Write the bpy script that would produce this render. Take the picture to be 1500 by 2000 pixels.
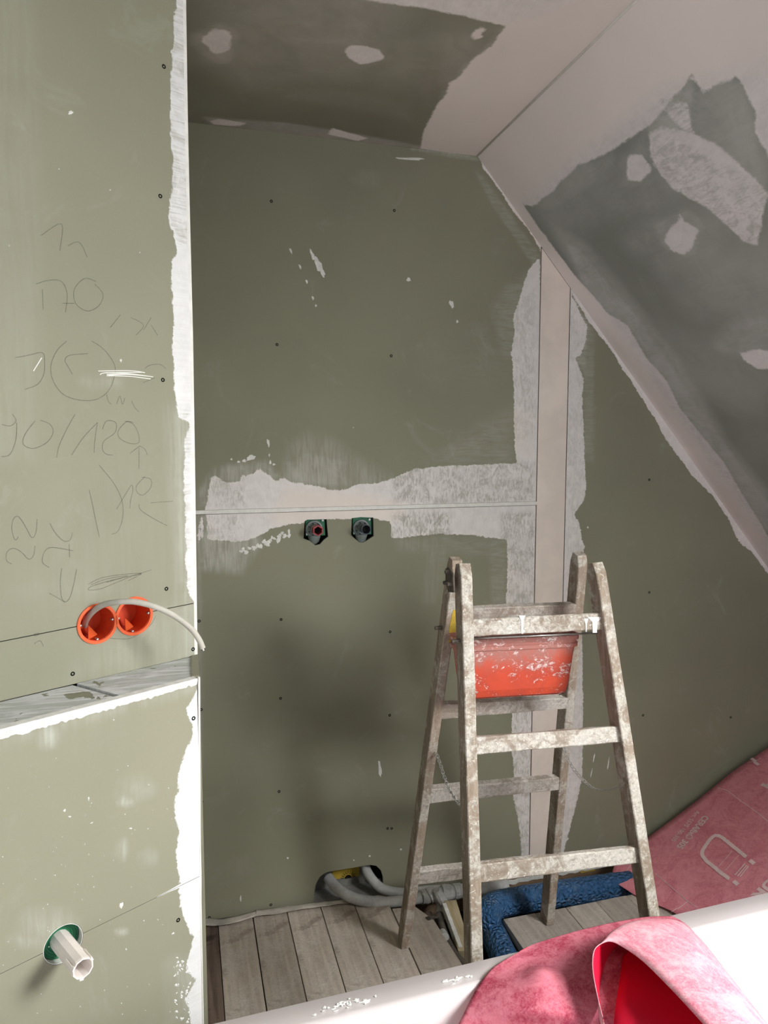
import bpy, bmesh, math, random
import numpy as np
from math import sin, cos, tan, pi, radians, atan, degrees
from mathutils import Vector, Matrix, geometry, noise as mnoise
for o in list(bpy.data.objects): bpy.data.objects.remove(o)
S = bpy.context.scene
COL = S.collection
random.seed(7)

# ---------------------------------------------------------------- camera
CAM_H = 1.53; FPX = 1400.0; YAW = radians(15.6); PITCH = atan(132/FPX)
cam = bpy.data.objects.new('camera', bpy.data.cameras.new('camera')); COL.objects.link(cam)
cam.data.sensor_fit = 'HORIZONTAL'; cam.data.sensor_width = 36; cam.data.lens = 36*FPX/1500
cam.data.clip_start = .05
cam.location = (0, 0, CAM_H); cam.rotation_euler = (pi/2-PITCH, 0, -YAW)
S.camera = cam

# ---------------------------------------------------------------- light
W = bpy.data.worlds.new('world'); S.world = W; W.use_nodes = True
bg = W.node_tree.nodes['Background']; bg.inputs[0].default_value = (.92, .95, 1, 1); bg.inputs[1].default_value = 1.0
def area(name, loc, target, sx, sy, power, col, spread=180):
    l = bpy.data.lights.new(name, 'AREA'); l.shape = 'RECTANGLE'; l.size = sx; l.size_y = sy
    l.energy = power; l.color = col; l.spread = radians(spread)
    o = bpy.data.objects.new(name, l); COL.objects.link(o); o.location = loc
    d = Vector(target)-Vector(loc); o.rotation_euler = d.to_track_quat('-Z', 'Y').to_euler()
    return o
# daylight in the roof window of the slope (outer end of the window lining, u .62-1.42, y -.35-.50)
_sd = Vector((1, 0, -1.1414)).normalized(); _sn = Vector((-1.1414, 0, -1)).normalized()
_wc = Vector((.9416, 0, 2.461))+_sd*1.02+Vector((0, .075, 0))-_sn*.36
area('roof_window_light', _wc, _wc+_sn, .84, .78, 82, (1, .99, .975))
S.view_settings.view_transform = 'Standard'; S.view_settings.look = 'None'
S.view_settings.gamma = 1; S.view_settings.use_curve_mapping = False
S.view_settings.exposure = 0.38

# ---------------------------------------------------------------- survey maths: photograph pixel -> point on a real plane
C0 = np.array([0, 0, CAM_H])
FW = np.array([sin(YAW)*cos(PITCH), cos(YAW)*cos(PITCH), -sin(PITCH)])
RT = np.array([cos(YAW), -sin(YAW), 0]); UP = np.cross(RT, FW)
def ray(x, y): return FW+RT*(x-750)/FPX+UP*(1000-y)/FPX
def hit(x, y, p, n):
    d = ray(x, y); n = np.array(n, float); return C0+d*(np.dot(np.array(p, float)-C0, n)/np.dot(d, n))
def hy(x, y, Y): return hit(x, y, (0, Y, 0), (0, 1, 0))
def hz(x, y, Z): return hit(x, y, (0, 0, Z), (0, 0, 1))
def dep(x, y, z): return C0+ray(x, y)*z
V = lambda a: Vector([float(i) for i in a])

# ---------------------------------------------------------------- materials
def lin(c): return tuple(((v/255)/12.92 if v/255 <= .04045 else ((v/255+.055)/1.055)**2.4) for v in c)+(1,)
class NT:
    def __init__(s, name):
        s.m = bpy.data.materials.new(name); s.m.use_nodes = True; s.t = s.m.node_tree
        s.b = s.t.nodes['Principled BSDF']
    def n(s, typ, **k):
        nd = s.t.nodes.new(typ)
        for a, v in k.items():
            if a.startswith('i_'):
                key = a[2:]; key = int(key) if key.isdigit() else key.replace('_', ' ')
                s.put(nd.inputs[key], v)
            else: setattr(nd, a, v)
        return nd
    def put(s, inp, v):
        if isinstance(v, bpy.types.NodeSocket): s.t.links.new(v, inp)
        elif v is not None: inp.default_value = v
    def math(s, op, a, b=None, c=None, clamp=False):
        nd = s.t.nodes.new('ShaderNodeMath'); nd.operation = op; nd.use_clamp = clamp
        s.put(nd.inputs[0], a)
        if b is not None: s.put(nd.inputs[1], b)
        if c is not None: s.put(nd.inputs[2], c)
        return nd.outputs[0]
    def noise(s, scale, detail=4, rough=.5, vec=None, dist=0, out=0):
        nd = s.n('ShaderNodeTexNoise'); nd.inputs['Scale'].default_value = scale; nd.inputs['Detail'].default_value = detail
        nd.inputs['Roughness'].default_value = rough; nd.inputs['Distortion'].default_value = dist
        if vec: s.put(nd.inputs['Vector'], vec)
        return nd.outputs[out]
    def co(s, scale=(1, 1, 1), rot=(0, 0, 0), loc=(0, 0, 0)):
        tc = s.n('ShaderNodeTexCoord'); mp = s.n('ShaderNodeMapping')
        mp.inputs['Scale'].default_value = scale; mp.inputs['Rotation'].default_value = rot; mp.inputs['Location'].default_value = loc
        s.t.links.new(tc.outputs['Object'], mp.inputs[0]); return mp.outputs[0]
    def mix(s, f, a, b):
        nd = s.t.nodes.new('ShaderNodeMix'); nd.data_type = 'RGBA'
        s.put(nd.inputs[0], f); s.put(nd.inputs[6], a); s.put(nd.inputs[7], b); return nd.outputs[2]
    def ramp(s, v, lo, hi):   # smooth 0..1
        nd = s.t.nodes.new('ShaderNodeMapRange'); nd.interpolation_type = 'SMOOTHSTEP'
        s.put(nd.inputs[0], v); nd.inputs[1].default_value = lo; nd.inputs[2].default_value = hi; return nd.outputs[0]
    def attr(s, name): return s.n('ShaderNodeAttribute', attribute_name=name).outputs['Fac']
    def bump(s, h, strength=.3, dist=.002):
        nd = s.n('ShaderNodeBump'); nd.inputs['Strength'].default_value = strength; nd.inputs['Distance'].default_value = dist
        s.put(nd.inputs['Height'], h); s.t.links.new(nd.outputs[0], s.b.inputs['Normal'])
    def fin(s, col, rough=.8, spec=.25):
        s.put(s.b.inputs['Base Color'], col); s.put(s.b.inputs['Roughness'], rough)
        s.b.inputs['Specular IOR Level'].default_value = spec; return s.m
def plain(name, rgb, rough=.6, spec=.3, var=.12, scale=30, bump=0, metal=0):
    t = NT(name); c = lin(rgb); f = t.noise(scale, 5, .6, t.co())
    dk = tuple(v*(1-var*2) for v in c[:3])+(1,); lt = tuple(min(1, v*(1+var)) for v in c[:3])+(1,)
    t.b.inputs['Metallic'].default_value = metal
    if bump: t.bump(t.noise(scale*4, 4, .6, t.co()), bump, .002)
    return t.fin(t.mix(t.ramp(f, .3, .7), dk, lt), rough, spec)

def board_mat(name, board, film, filler, cream, streak_rot=(0, 0, 0), streak=(14, 14, 90), tone=.06, amp=.018, soft=.0014, sm=.6, split=False):
    t = NT(name); co = t.co()
    n_big = t.noise(2.2, 3, .5, co); n_mid = t.noise(22, 6, .65, co); n_fine = t.noise(420, 3, .6, co)
    st = t.noise(1, 5, .6, t.co(streak, streak_rot), .8)
    if split:   # trowel marks run up and down left of the strip, sideways beside it
        sx_ = t.n('ShaderNodeSeparateXYZ'); t.t.links.new(co, sx_.inputs[0])
        stv = t.noise(1, 5, .6, t.co((95, 12, 9), (0, .25, 0)), .8)
        kx = t.ramp(sx_.outputs[0], -.45, -.3)
        st = t.math('ADD', t.math('MULTIPLY', st, kx), t.math('MULTIPLY', stv, t.math('SUBTRACT', 1, kx)))
    st2 = t.noise(1, 5, .65, t.co((streak[2]*.8, 14, streak[0]*1.6), (0, .75, 0)), 2.2)
    b = lin(board)
    bc = t.mix(t.ramp(n_big, .3, .7), tuple(v*(1-tone) for v in b[:3])+(1,), tuple(v*(1+tone) for v in b[:3])+(1,))
    bc = t.mix(t.math('MULTIPLY', t.ramp(n_fine, .55, .8), .18), bc, tuple(v*1.5 for v in b[:3])+(1,))
    # faint dusty smears everywhere
    dust = t.math('MULTIPLY', t.ramp(t.noise(6, 7, .7, co, 1.5), .56, .78), .14)
    bc = t.mix(dust, bc, lin(film))
    fm = t.math('MULTIPLY', t.attr('film'), t.math('ADD', t.math('MULTIPLY', t.ramp(st, .35, .65), sm), t.math('ADD', t.math('MULTIPLY', t.ramp(t.noise(9, 6, .65, co, 1), .3, .7), .45), .75-sm)), clamp=True)
    c1 = t.mix(fm, bc, lin(film))
    n_rag = t.noise(70, 7, .75, co, .8)
    edge = t.math('ADD', t.math('ADD', t.math('MULTIPLY', t.math('SUBTRACT', n_mid, .5), amp), t.math('MULTIPLY', t.math('SUBTRACT', n_rag, .5), amp*.8)), t.math('MULTIPLY', t.math('SUBTRACT', st, .5), .010))
    f = t.ramp(t.math('ADD', t.attr('fill'), edge), -soft, soft)
    thin = t.math('MULTIPLY', t.math('MULTIPLY', t.ramp(t.math('ADD', t.math('MULTIPLY', st2, .5), t.math('MULTIPLY', t.noise(16, 8, .75, co, 1.2), .5)), .42, .62), t.math('SUBTRACT', 1, t.attr('cream'))), t.attr('thin'))
    f2 = t.math('MULTIPLY', f, t.math('SUBTRACT', 1, thin))
    fc = t.mix(t.attr('cream'), t.mix(t.math('MULTIPLY', t.ramp(n_mid, .35, .7), .5), lin(filler), tuple(v*.82 for v in lin(filler)[:3])+(1,)),
               t.mix(t.ramp(n_big, .3, .7), lin(cream), tuple(v*.93 for v in lin(cream)[:3])+(1,)))
    h = t.math('ADD', t.math('MULTIPLY', f, .6), t.math('MULTIPLY', t.math('MULTIPLY', st, f), .35))
    t.bump(t.math('ADD', h, t.math('MULTIPLY', n_fine, .05)), .35, .0015)
    return t.fin(t.mix(f2, c1, fc), t.math('SUBTRACT', .82, t.math('MULTIPLY', f, .08)), .22)

M = {}
M['green_l'] = board_mat('green_board_light', (144, 143, 124), (196, 199, 192), (228, 228, 228), (230, 228, 224), streak=(70, 70, 5))
M['green_b'] = board_mat('green_board_niche', (141, 140, 121), (212, 210, 205), (236, 232, 230), (240, 229, 220), streak_rot=(0, .35, 0), split=True)
M['green_c'] = board_mat('grey_board_ceiling', (140, 138, 123), (200, 195, 190), (238, 232, 230), (243, 234, 230), streak_rot=(0, 0, .4), tone=.12, amp=.016, soft=.0045, sm=.2)
M['green_s'] = board_mat('grey_board_slope', (146, 149, 143), (208, 208, 207), (234, 230, 232), (241, 232, 230), streak_rot=(0, .8, .3), tone=.12, amp=.016, soft=.0045, sm=.2)
M['backing'] = plain('dark_backing', (52, 50, 46), .9, .1)
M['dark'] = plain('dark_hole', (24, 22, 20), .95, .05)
M['board_edge'] = plain('board_edge', (120, 118, 108), .9, .1)
M['cream'] = plain('cream_filler', (238, 226, 216), .75, .2, .05, 5, .15)
M['bead'] = plain('white_bead', (232, 231, 226), .6, .3, .04, 40, .2)
M['plaster'] = plain('white_plaster', (228, 228, 224), .8, .2, .06, 60, .3)
M['screw'] = plain('black_screw', (22, 22, 22), .8, .1)
M['orange'] = plain('orange_plastic', (226, 98, 52), .38, .45, .05, 12)
M['orange_in'] = plain('orange_plastic_shaded', (206, 66, 28), .42, .4, .06, 12)  # darker copy of the orange, shade inside the cups put into the colour
M['steel'] = plain('steel', (190, 190, 188), .35, .5, .1, 60, 0, .9)
M['chain'] = plain('grey_chain', (176, 174, 168), .45, .5, .2, 300)
M['rust'] = plain('dirty_iron', (92, 84, 76), .7, .3, .3, 90, .5)
M['cable'] = plain('grey_cable', (186, 183, 172), .5, .3, .05)
M['white_pl'] = plain('white_pipe_plastic', (236, 228, 222), .35, .4, .03)
M['green_pl'] = plain('green_plastic', (38, 112, 78), .5, .35, .1)
M['grey_pl'] = plain('grey_plastic', (124, 134, 132), .5, .35, .08)
M['red_pl'] = plain('red_plastic', (158, 58, 66), .4, .4, .1)
M['blue_blk'] = plain('blue_black_plastic', (64, 72, 84), .4, .4, .1)
M['felt'] = plain('grey_felt', (150, 150, 146), .9, .1, .15, 18, .5)
M['strip'] = plain('dirty_white_strip', (186, 180, 170), .8, .2, .16, 14, .5)
M['yellow'] = plain('yellow_label', (206, 176, 70), .6, .3, .1)
M['black'] = plain('black_print', (22, 20, 18), .8, .2, .05)
M['tube'] = plain('grey_insulation', (190, 191, 190), .5, .35, .1, 25, .35)
M['tape'] = plain('silver_tape', (202, 203, 202), .42, .45, .12, 40, .6)
M['dkpipe'] = plain('dirty_dark_pipe', (96, 90, 84), .7, .2, .2, 30, .4)
M['enamel'] = plain('white_enamel', (214, 206, 207), .12, .5, .01, 3)
M['lumber'] = plain('pale_lumber', (176, 164, 138), .8, .2, .1, 8, .3)
M['print'] = plain('pale_print', (240, 212, 214), .8, .2, .05)

def pencil_mat():
    t = NT('pencil'); n = t.noise(240, 3, .6, t.co())
    tr = t.n('ShaderNodeBsdfTransparent'); mx = t.n('ShaderNodeMixShader')
    t.put(mx.inputs[0], t.math('ADD', t.math('MULTIPLY', n, .5), .12)); t.t.links.new(tr.outputs[0], mx.inputs[1]); t.t.links.new(t.b.outputs[0], mx.inputs[2])
    t.t.links.new(mx.outputs[0], t.t.nodes['Material Output'].inputs[0]); return t.fin((.07, .07, .065, 1), .7)
M['pencil'] = pencil_mat()

def wood_mat(name, c1, c2, crust, cover, axis='Z', grain=90, stain=None, rough=.75, lo=.06, spk=0.0):
    t = NT(name)
    sc = {'X': (3, grain, grain), 'Y': (grain, 3, grain), 'Z': (grain, grain, 3)}[axis]
    g = t.noise(1, 6, .6, t.co(sc), .6)
    base = t.mix(t.ramp(g, .3, .7), lin(c1), lin(c2))
    if stain:
        s = t.ramp(t.noise(9, 5, .6, t.co(loc=(3.3, 1, 0)), .6), .55, .62)
        base = t.mix(t.math('MULTIPLY', s, .75), base, lin(stain))
    n1 = t.noise(22, 8, .72, t.co(), 1.2); n2 = t.noise(150, 4, .6, t.co(), .5); n3 = t.noise(9, 3, .5, t.co())
    v = t.math('ADD', t.math('ADD', t.math('MULTIPLY', n1, .55), t.math('MULTIPLY', n2, .12)), t.math('MULTIPLY', n3, .43))
    f = t.ramp(v, 1.05-cover*.95-.06, 1.05-cover*.95+lo)
    cc = t.mix(t.ramp(n2, .3, .7), tuple(x*.74 for x in lin(crust)[:3])+(1,), lin(crust))
    cc = t.mix(t.ramp(t.noise(34, 6, .7, t.co(), 2), .55, .62), cc, tuple(x*.6 for x in lin(crust)[:3])+(1,))
    col = t.mix(f, base, cc)
    if 'plank' in name:
        oi_ = t.n('ShaderNodeObjectInfo'); col = t.mix(t.math('MULTIPLY', oi_.outputs['Random'], .38), col, tuple(x*.45 for x in lin(c1)[:3])+(1,))
    if spk:
        col = t.mix(t.math('MULTIPLY', t.ramp(t.noise(75, 4, .65, t.co(loc=(5, 5, 5)), 1.5), .60, .66), spk), col, lin((240, 238, 230)))
    t.bump(t.math('ADD', t.math('MULTIPLY', g, .4), t.math('MULTIPLY', v, 1.2)), .8, .004)
    return t.fin(col, rough, .2)
M['lad_front'] = wood_mat('ladder_wood_crusted', (150, 134, 118), (172, 158, 142), (216, 211, 200), .53, 'Z', spk=.7)
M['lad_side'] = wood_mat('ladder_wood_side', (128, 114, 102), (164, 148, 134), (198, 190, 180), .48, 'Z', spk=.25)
M['lad_rear'] = wood_mat('ladder_wood_rear', (146, 130, 116), (176, 160, 144), (206, 200, 190), .50, 'Z', spk=.4)
M['rung_f'] = wood_mat('ladder_rung_crusted', (146, 132, 118), (168, 156, 142), (217, 212, 202), .55, 'X', spk=.8)
M['rung_r'] = wood_mat('ladder_rung_rear', (152, 140, 128), (176, 164, 152), (212, 206, 198), .55, 'X', spk=.35)
M['plank'] = wood_mat('floor_plank', (176, 162, 148), (206, 194, 180), (226, 219, 210), .60, 'Y', 60, (128, 106, 92), .8, .3)
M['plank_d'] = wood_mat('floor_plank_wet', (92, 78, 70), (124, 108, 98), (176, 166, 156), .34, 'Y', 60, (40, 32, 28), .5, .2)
M['plank_g'] = wood_mat('floor_plank_grey', (170, 160, 150), (196, 188, 178), (222, 216, 208), .58, 'Y', 60, (112, 96, 80), .8, .3)
M['batten'] = wood_mat('batten_wood', (168, 152, 120), (190, 176, 146), (210, 204, 190), .25, 'Y', 60)
M['sill'] = wood_mat('sill_wood', (120, 98, 78), (150, 126, 100), (190, 184, 172), .25, 'X', 60)

def bucket_mat():
    t = NT('splattered_red_plastic')
    n1 = t.noise(42, 7, .7, t.co((1, 1, 1.6)), 1.6); n2 = t.noise(14, 5, .65, t.co(loc=(2, 0, 0)), .8); n3 = t.noise(120, 3, .6, t.co(), .8)
    c = t.mix(t.ramp(n2, .35, .7), lin((214, 84, 58)), lin((190, 78, 62)))
    # greyer towards the rim, broken up by noise
    z = t.n('ShaderNodeSeparateXYZ'); t.t.links.new(t.co(), z.inputs[0])
    rim = t.ramp(t.math('ADD', z.outputs[2], t.math('MULTIPLY', t.math('SUBTRACT', n2, .5), .12)), .065, .135)
    c = t.mix(t.math('MULTIPLY', rim, t.math('ADD', .35, t.math('MULTIPLY', n3, .7))), c, lin((176, 140, 132)))
    f = t.ramp(t.math('ADD', t.math('MULTIPLY', n1, .6), t.math('MULTIPLY', n2, .4)), .545, .585)
    c = t.mix(f, c, t.mix(t.ramp(n3, .4, .6), lin((238, 226, 222)), lin((226, 180, 176))))
    t.bump(f, .5, .002); return t.fin(c, .45, .4)
M['bucket'] = bucket_mat()

def fleece(name, a, b, c):
    t = NT(name)
    fib = t.noise(120, 8, .75, t.co((1, 1, 1)), 2.5); cl = t.noise(11, 7, .7, t.co(), 1.2); sm = t.noise(45, 6, .75, t.co(), 2)
    col = t.mix(t.ramp(t.math('ADD', t.math('MULTIPLY', cl, .6), t.math('MULTIPLY', sm, .4)), .40, .62), lin(a), lin(b))
    col = t.mix(t.math('MULTIPLY', t.ramp(fib, .42, .68), .55), col, lin(c))
    t.bump(fib, .35, .0015)
    return t.fin(col, .8, .15)
M['fleece'] = fleece('pink_fleece', (204, 116, 132), (160, 44, 70), (210, 140, 154))
M['fleece2'] = fleece('pink_fleece_print_side', (232, 152, 164), (206, 116, 130), (236, 166, 176))
M['fleece3'] = fleece('pale_pink_fleece', (224, 172, 182), (206, 112, 132), (232, 196, 204))
M['red_back'] = plain('deep_red_membrane', (214, 24, 58), .45, .3, .04, 4)

def blue_mat():
    t = NT('crinkled_blue_film')
    v = t.n('ShaderNodeTexVoronoi'); v.feature = 'DISTANCE_TO_EDGE'; v.inputs['Scale'].default_value = 62
    wob = t.n('ShaderNodeVectorMath', operation='ADD'); nz = t.n('ShaderNodeTexNoise'); nz.inputs['Scale'].default_value = 40; nz.inputs['Detail'].default_value = 3
    c0 = t.co(); t.put(nz.inputs['Vector'], c0); sc = t.n('ShaderNodeVectorMath', operation='SCALE'); sc.inputs['Scale'].default_value = .02
    t.t.links.new(nz.outputs['Color'], sc.inputs[0]); t.put(wob.inputs[0], c0); t.t.links.new(sc.outputs[0], wob.inputs[1]); t.t.links.new(wob.outputs[0], v.inputs['Vector'])
    dust = t.ramp(t.noise(16, 6, .7, t.co(), 1.5), .5, .75)
    col = t.mix(t.math('MULTIPLY', dust, .35), lin((56, 104, 152)), lin((150, 162, 170)))
    t.bump(t.math('ADD', v.outputs['Distance'], t.math('MULTIPLY', t.noise(60, 4, .6, c0, 1), .3)), 1, .02)
    return t.fin(col, .34, .5)
M['blue'] = blue_mat()

# ---------------------------------------------------------------- object helpers
ORG = {}
def place(o, parent, org):
    COL.objects.link(o)
    if parent is not None:
        o.parent = parent; p = ORG[parent.name]; o.location = Vector(org)-p
    else: o.location = org
    ORG[o.name] = Vector(org)
def empty(name, loc, label=None, cat=None, group=None, kind=None):
    o = bpy.data.objects.new(name, None); o.empty_display_size = .1; place(o, None, V(loc)); tag(o, label, cat, group, kind); return o
def tag(o, label=None, cat=None, group=None, kind=None):
    for k, v in (('label', label), ('category', cat), ('group', group), ('kind', kind)):
        if v: o[k] = v
    return o
def nrm(v): v = np.array(v, float); return v/np.linalg.norm(v)
class MB:
    def __init__(s): s.v = []; s.f = []; s.m = []
    def add(s, vs, fs, mi=0):
        b = len(s.v); s.v += [tuple(float(c) for c in v) for v in vs]; s.f += [tuple(b+i for i in f) for f in fs]; s.m += [mi]*len(fs); return s
    def box(s, c, ax, mi=0, seg=1):
        c = np.array(c, float); a, b, d = [np.array(x, float) for x in ax]   # half axes
        vs = [c+i*a+j*b+k*d for i in (-1, 1) for j in (-1, 1) for k in (-1, 1)]
        return s.add(vs, [(0, 1, 3, 2), (4, 6, 7, 5), (0, 4, 5, 1), (2, 3, 7, 6), (0, 2, 6, 4), (1, 5, 7, 3)], mi)
    def prism(s, poly, off, mi=0, mside=None):
        n = len(poly); P = [np.array(p, float) for p in poly]; off = np.array(off, float)
        b = len(s.v); s.v += [tuple(p) for p in P]+[tuple(p+off) for p in P]
        s.f += [tuple(range(b, b+n)), tuple(range(b+2*n-1, b+n-1, -1))]; s.m += [mi, mi]
        for i in range(n):
            j = (i+1) % n; s.f.append((b+i, b+n+i, b+n+j, b+j)); s.m.append(mi if mside is None else mside)
        return s
    def tube(s, pts, r, n=12, mi=0, cap=True):
        P = [np.array(p, float) for p in pts]; R = r if hasattr(r, '__len__') else [r]*len(P)
        T = [nrm(P[min(i+1, len(P)-1)]-P[max(i-1, 0)]) for i in range(len(P))]
        a = np.array([0, 0, 1.]) if abs(T[0][2]) < .9 else np.array([1., 0, 0])
        u = nrm(np.cross(T[0], a)); b0 = len(s.v)
        for i, p in enumerate(P):
            u = nrm(u-T[i]*np.dot(u, T[i])); w = np.cross(T[i], u)
            for k in range(n): s.v.append(tuple(p+R[i]*(u*cos(2*pi*k/n)+w*sin(2*pi*k/n))))
        for i in range(len(P)-1):
            for k in range(n):
                s.f.append((b0+i*n+k, b0+i*n+(k+1) % n, b0+(i+1)*n+(k+1) % n, b0+(i+1)*n+k)); s.m.append(mi)
        if cap:
            s.f.append(tuple(b0+k for k in range(n))[::-1]); s.f.append(tuple(b0+(len(P)-1)*n+k for k in range(n))); s.m += [mi, mi]
        return s
    def lathe(s, c, axis, prof, n=32, mi=0, sq=None):
        c = np.array(c, float); ax = nrm(axis); a = np.array([0, 0, 1.]) if abs(ax[2]) < .9 else np.array([1., 0, 0])
        u = nrm(np.cross(ax, a)); w = np.cross(ax, u); b0 = len(s.v)
        for r, h in prof:
            for k in range(n):
                t = 2*pi*(k+.5)/n; s.v.append(tuple(c+ax*h+r*(u*cos(t)+w*sin(t))))
        for i in range(len(prof)-1):
            for k in range(n):
                s.f.append((b0+i*n+k, b0+i*n+(k+1) % n, b0+(i+1)*n+(k+1) % n, b0+(i+1)*n+k)); s.m.append(mi)
        return s
    def grid(s, G, mi=0):
        R, Q = len(G), len(G[0]); b0 = len(s.v)
        for row in G: s.v += [tuple(float(c) for c in p) for p in row]
        for i in range(R-1):
            for j in range(Q-1):
                s.f.append((b0+i*Q+j, b0+i*Q+j+1, b0+(i+1)*Q+j+1, b0+(i+1)*Q+j)); s.m.append(mi)
        return s
    def build(s, name, mats, parent=None, org=None, smooth=False, bevel=0, solid=None, weld=False, fixn=True, attrs=None):
        if org is None: org = ORG[parent.name] if parent is not None else Vector((0, 0, 0))
        org = V(org); me = bpy.data.meshes.new(name)
        me.from_pydata([(v[0]-org.x, v[1]-org.y, v[2]-org.z) for v in s.v], [], s.f)
        mats = mats if isinstance(mats, list) else [mats]
        for m in mats: me.materials.append(M[m] if isinstance(m, str) else m)
        me.polygons.foreach_set('material_index', s.m)
        if attrs:
            for k, a in attrs.items():
                at = me.attributes.new(k, 'FLOAT', 'POINT'); at.data.foreach_set('value', np.asarray(a, np.float32))
        if fixn or weld or bevel:
            bm = bmesh.new(); bm.from_mesh(me)
            if weld: bmesh.ops.remove_doubles(bm, verts=bm.verts, dist=1e-5)
            if fixn: bmesh.ops.recalc_face_normals(bm, faces=bm.faces)
            if bevel: bmesh.ops.bevel(bm, geom=bm.edges[:], offset=bevel, segments=2, affect='EDGES', profile=.6)
            bm.to_mesh(me); bm.free()
        if smooth: me.polygons.foreach_set('use_smooth', [True]*len(me.polygons))
        me.update()
        o = bpy.data.objects.new(name, me); place(o, parent, org)
        if solid is not None:
            md = o.modifiers.new('thickness', 'SOLIDIFY'); md.thickness = solid[0]; md.offset = solid[1]
            if len(solid) > 2: md.material_offset = solid[2]
        return o
def smoothpath(P, k=6):
    P = [np.array(p, float) for p in P]; out = []
    for i in range(len(P)-1):
        a, b, c, d = P[max(i-1, 0)], P[i], P[i+1], P[min(i+2, len(P)-1)]
        for j in range(k):
            t = j/k; out.append(.5*((2*b)+(-a+c)*t+(2*a-5*b+4*c-d)*t*t+(-a+3*b-3*c+d)*t**3))
    out.append(P[-1]); return out

# ---------------------------------------------------------------- plasterboard panels with painted-on filler as attributes
def sdf(P, poly):
    poly = np.array(poly, float); d = np.full(len(P), 1e9); ins = np.zeros(len(P), bool); n = len(poly)
    for i in range(n):
        a, b = poly[i], poly[(i+1) % n]; e = b-a; w = P-a
        L = e@e
        if L < 1e-14: continue
        t = np.clip((w@e)/L, 0, 1); q = w-t[:, None]*e; d = np.minimum(d, np.hypot(q[:, 0], q[:, 1]))
        c = (a[1] > P[:, 1]) != (b[1] > P[:, 1])
        with np.errstate(divide='ignore', invalid='ignore'): xx = a[0]+(P[:, 1]-a[1])*e[0]/e[1]
        ins ^= c & (P[:, 0] < xx)
    return np.where(ins, d, -d)
class Plane:
    def __init__(s, o, u, v, n): s.o, s.u, s.v, s.n = [np.array(x, float) for x in (o, u, v, n)]; s.fill = []; s.film = []; s.cream = []; s.thin = []
    def uv(s, x, y): p = hit(x, y, s.o, s.n)-s.o; return (p@s.u, p@s.v)
    def P(s, u, v, d=0): return s.o+s.u*u+s.v*v+s.n*d
    def px(s, x, y, d=0): return s.P(*s.uv(x, y), d)
    def poly(s, L): return [s.uv(*p) for p in L]
def ell(cx, cy, rx, ry, a=0, n=18, wob=.12):
    out = []
    for k in range(n):
        t = 2*pi*k/n; r = 1+wob*(sin(3*t+cx)+sin(5*t+cy))*.7; x, y = rx*r*cos(t), ry*r*sin(t)
        out.append((cx+x*cos(a)-y*sin(a), cy+x*sin(a)+y*cos(a)))
    return out
def panel(name, pl, outline, mat, parent, holes=(), dense=None, step=.01, thick=.0125, label=None):
    u0, u1, v0, v1 = dense or (min(p[0] for p in outline), max(p[0] for p in outline), min(p[1] for p in outline), max(p[1] for p in outline))
    g = np.array([(u, v) for u in np.arange(u0+step/2, u1, step) for v in np.arange(v0+step/2, v1, step)])
    sd = sdf(g, outline); keep = sd > step*.4
    for h in holes: keep &= sdf(g, h) < -step*.3
    g = g[keep]; verts = [Vector((float(a), float(b))) for a, b in g]; edges = []
    for loop in [outline]+list(holes):
        b = len(verts); loop2 = []
        for i in range(len(loop)):
            p, q = np.array(loop[i]), np.array(loop[(i+1) % len(loop)]); k = max(1, int(np.linalg.norm(q-p)/(step*2)))
            if np.linalg.norm(q-p) > 1.2 and dense: k = 12
            for j in range(k): loop2.append(p+(q-p)*j/k)
        verts += [Vector((float(a), float(c))) for a, c in loop2]
        edges += [(b+i, b+(i+1) % len(loop2)) for i in range(len(loop2))]
    vo, eo, fo = geometry.delaunay_2d_cdt(verts, edges, [], 0, 1e-6)[:3]
    P = np.array([(v.x, v.y) for v in vo]); F = [tuple(f) for f in fo]
    cen = np.array([P[list(f)].mean(0) for f in F]); ok = sdf(cen, outline) > 0
    for h in holes: ok &= sdf(cen, h) < 0
    F = [f for f, k in zip(F, ok) if k]
    used = sorted({i for f in F for i in f}); mp = {i: k for k, i in enumerate(used)}; P = P[used]; F = [tuple(mp[i] for i in f) for f in F]
    ec = {}
    for f in F:
        for i in range(3):
            a, b = f[i], f[(i+1) % 3]; ec[(a, b)] = ec.get((a, b), 0)+1
    bd = [(a, b) for (a, b) in ec if (b, a) not in ec]
    mb = MB(); n = len(P)
    mb.v = [tuple(pl.P(u, v)) for u, v in P]; mb.f = list(F); mb.m = [0]*len(F)
    bv = sorted({i for e in bd for i in e}); bm_ = {i: n+k for k, i in enumerate(bv)}
    mb.v += [tuple(pl.P(P[i][0], P[i][1], -thick)) for i in bv]
    for a, b in bd: mb.f.append((b, a, bm_[a], bm_[b])); mb.m.append(1)
    far = lambda arr, e: np.concatenate([arr, np.full(len(bv), e)])
    fill = np.full(n, -.06)
    for q in pl.fill: fill = np.maximum(fill, np.clip(sdf(P, q), -.06, .06))
    film = np.zeros(n)
    for q, d, soft in pl.film: film = np.maximum(film, d*np.clip(sdf(P, q)/soft+.5, 0, 1))
    cream = np.zeros(n)
    for q, d, soft in pl.cream: cream = np.maximum(cream, d*np.clip(sdf(P, q)/soft+.5, 0, 1))
    thin = np.zeros(n)+.12
    for q, d, soft in pl.thin: thin = np.maximum(thin, d*np.clip(sdf(P, q)/soft+.5, 0, 1))
    o = mb.build(name, [mat, 'board_edge'], parent, fixn=False, attrs={'fill': far(fill, -.06), 'film': far(film, 0), 'cream': far(cream, 0), 'thin': far(thin, 0)})
    if label: o['label'] = label
    return o
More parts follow.
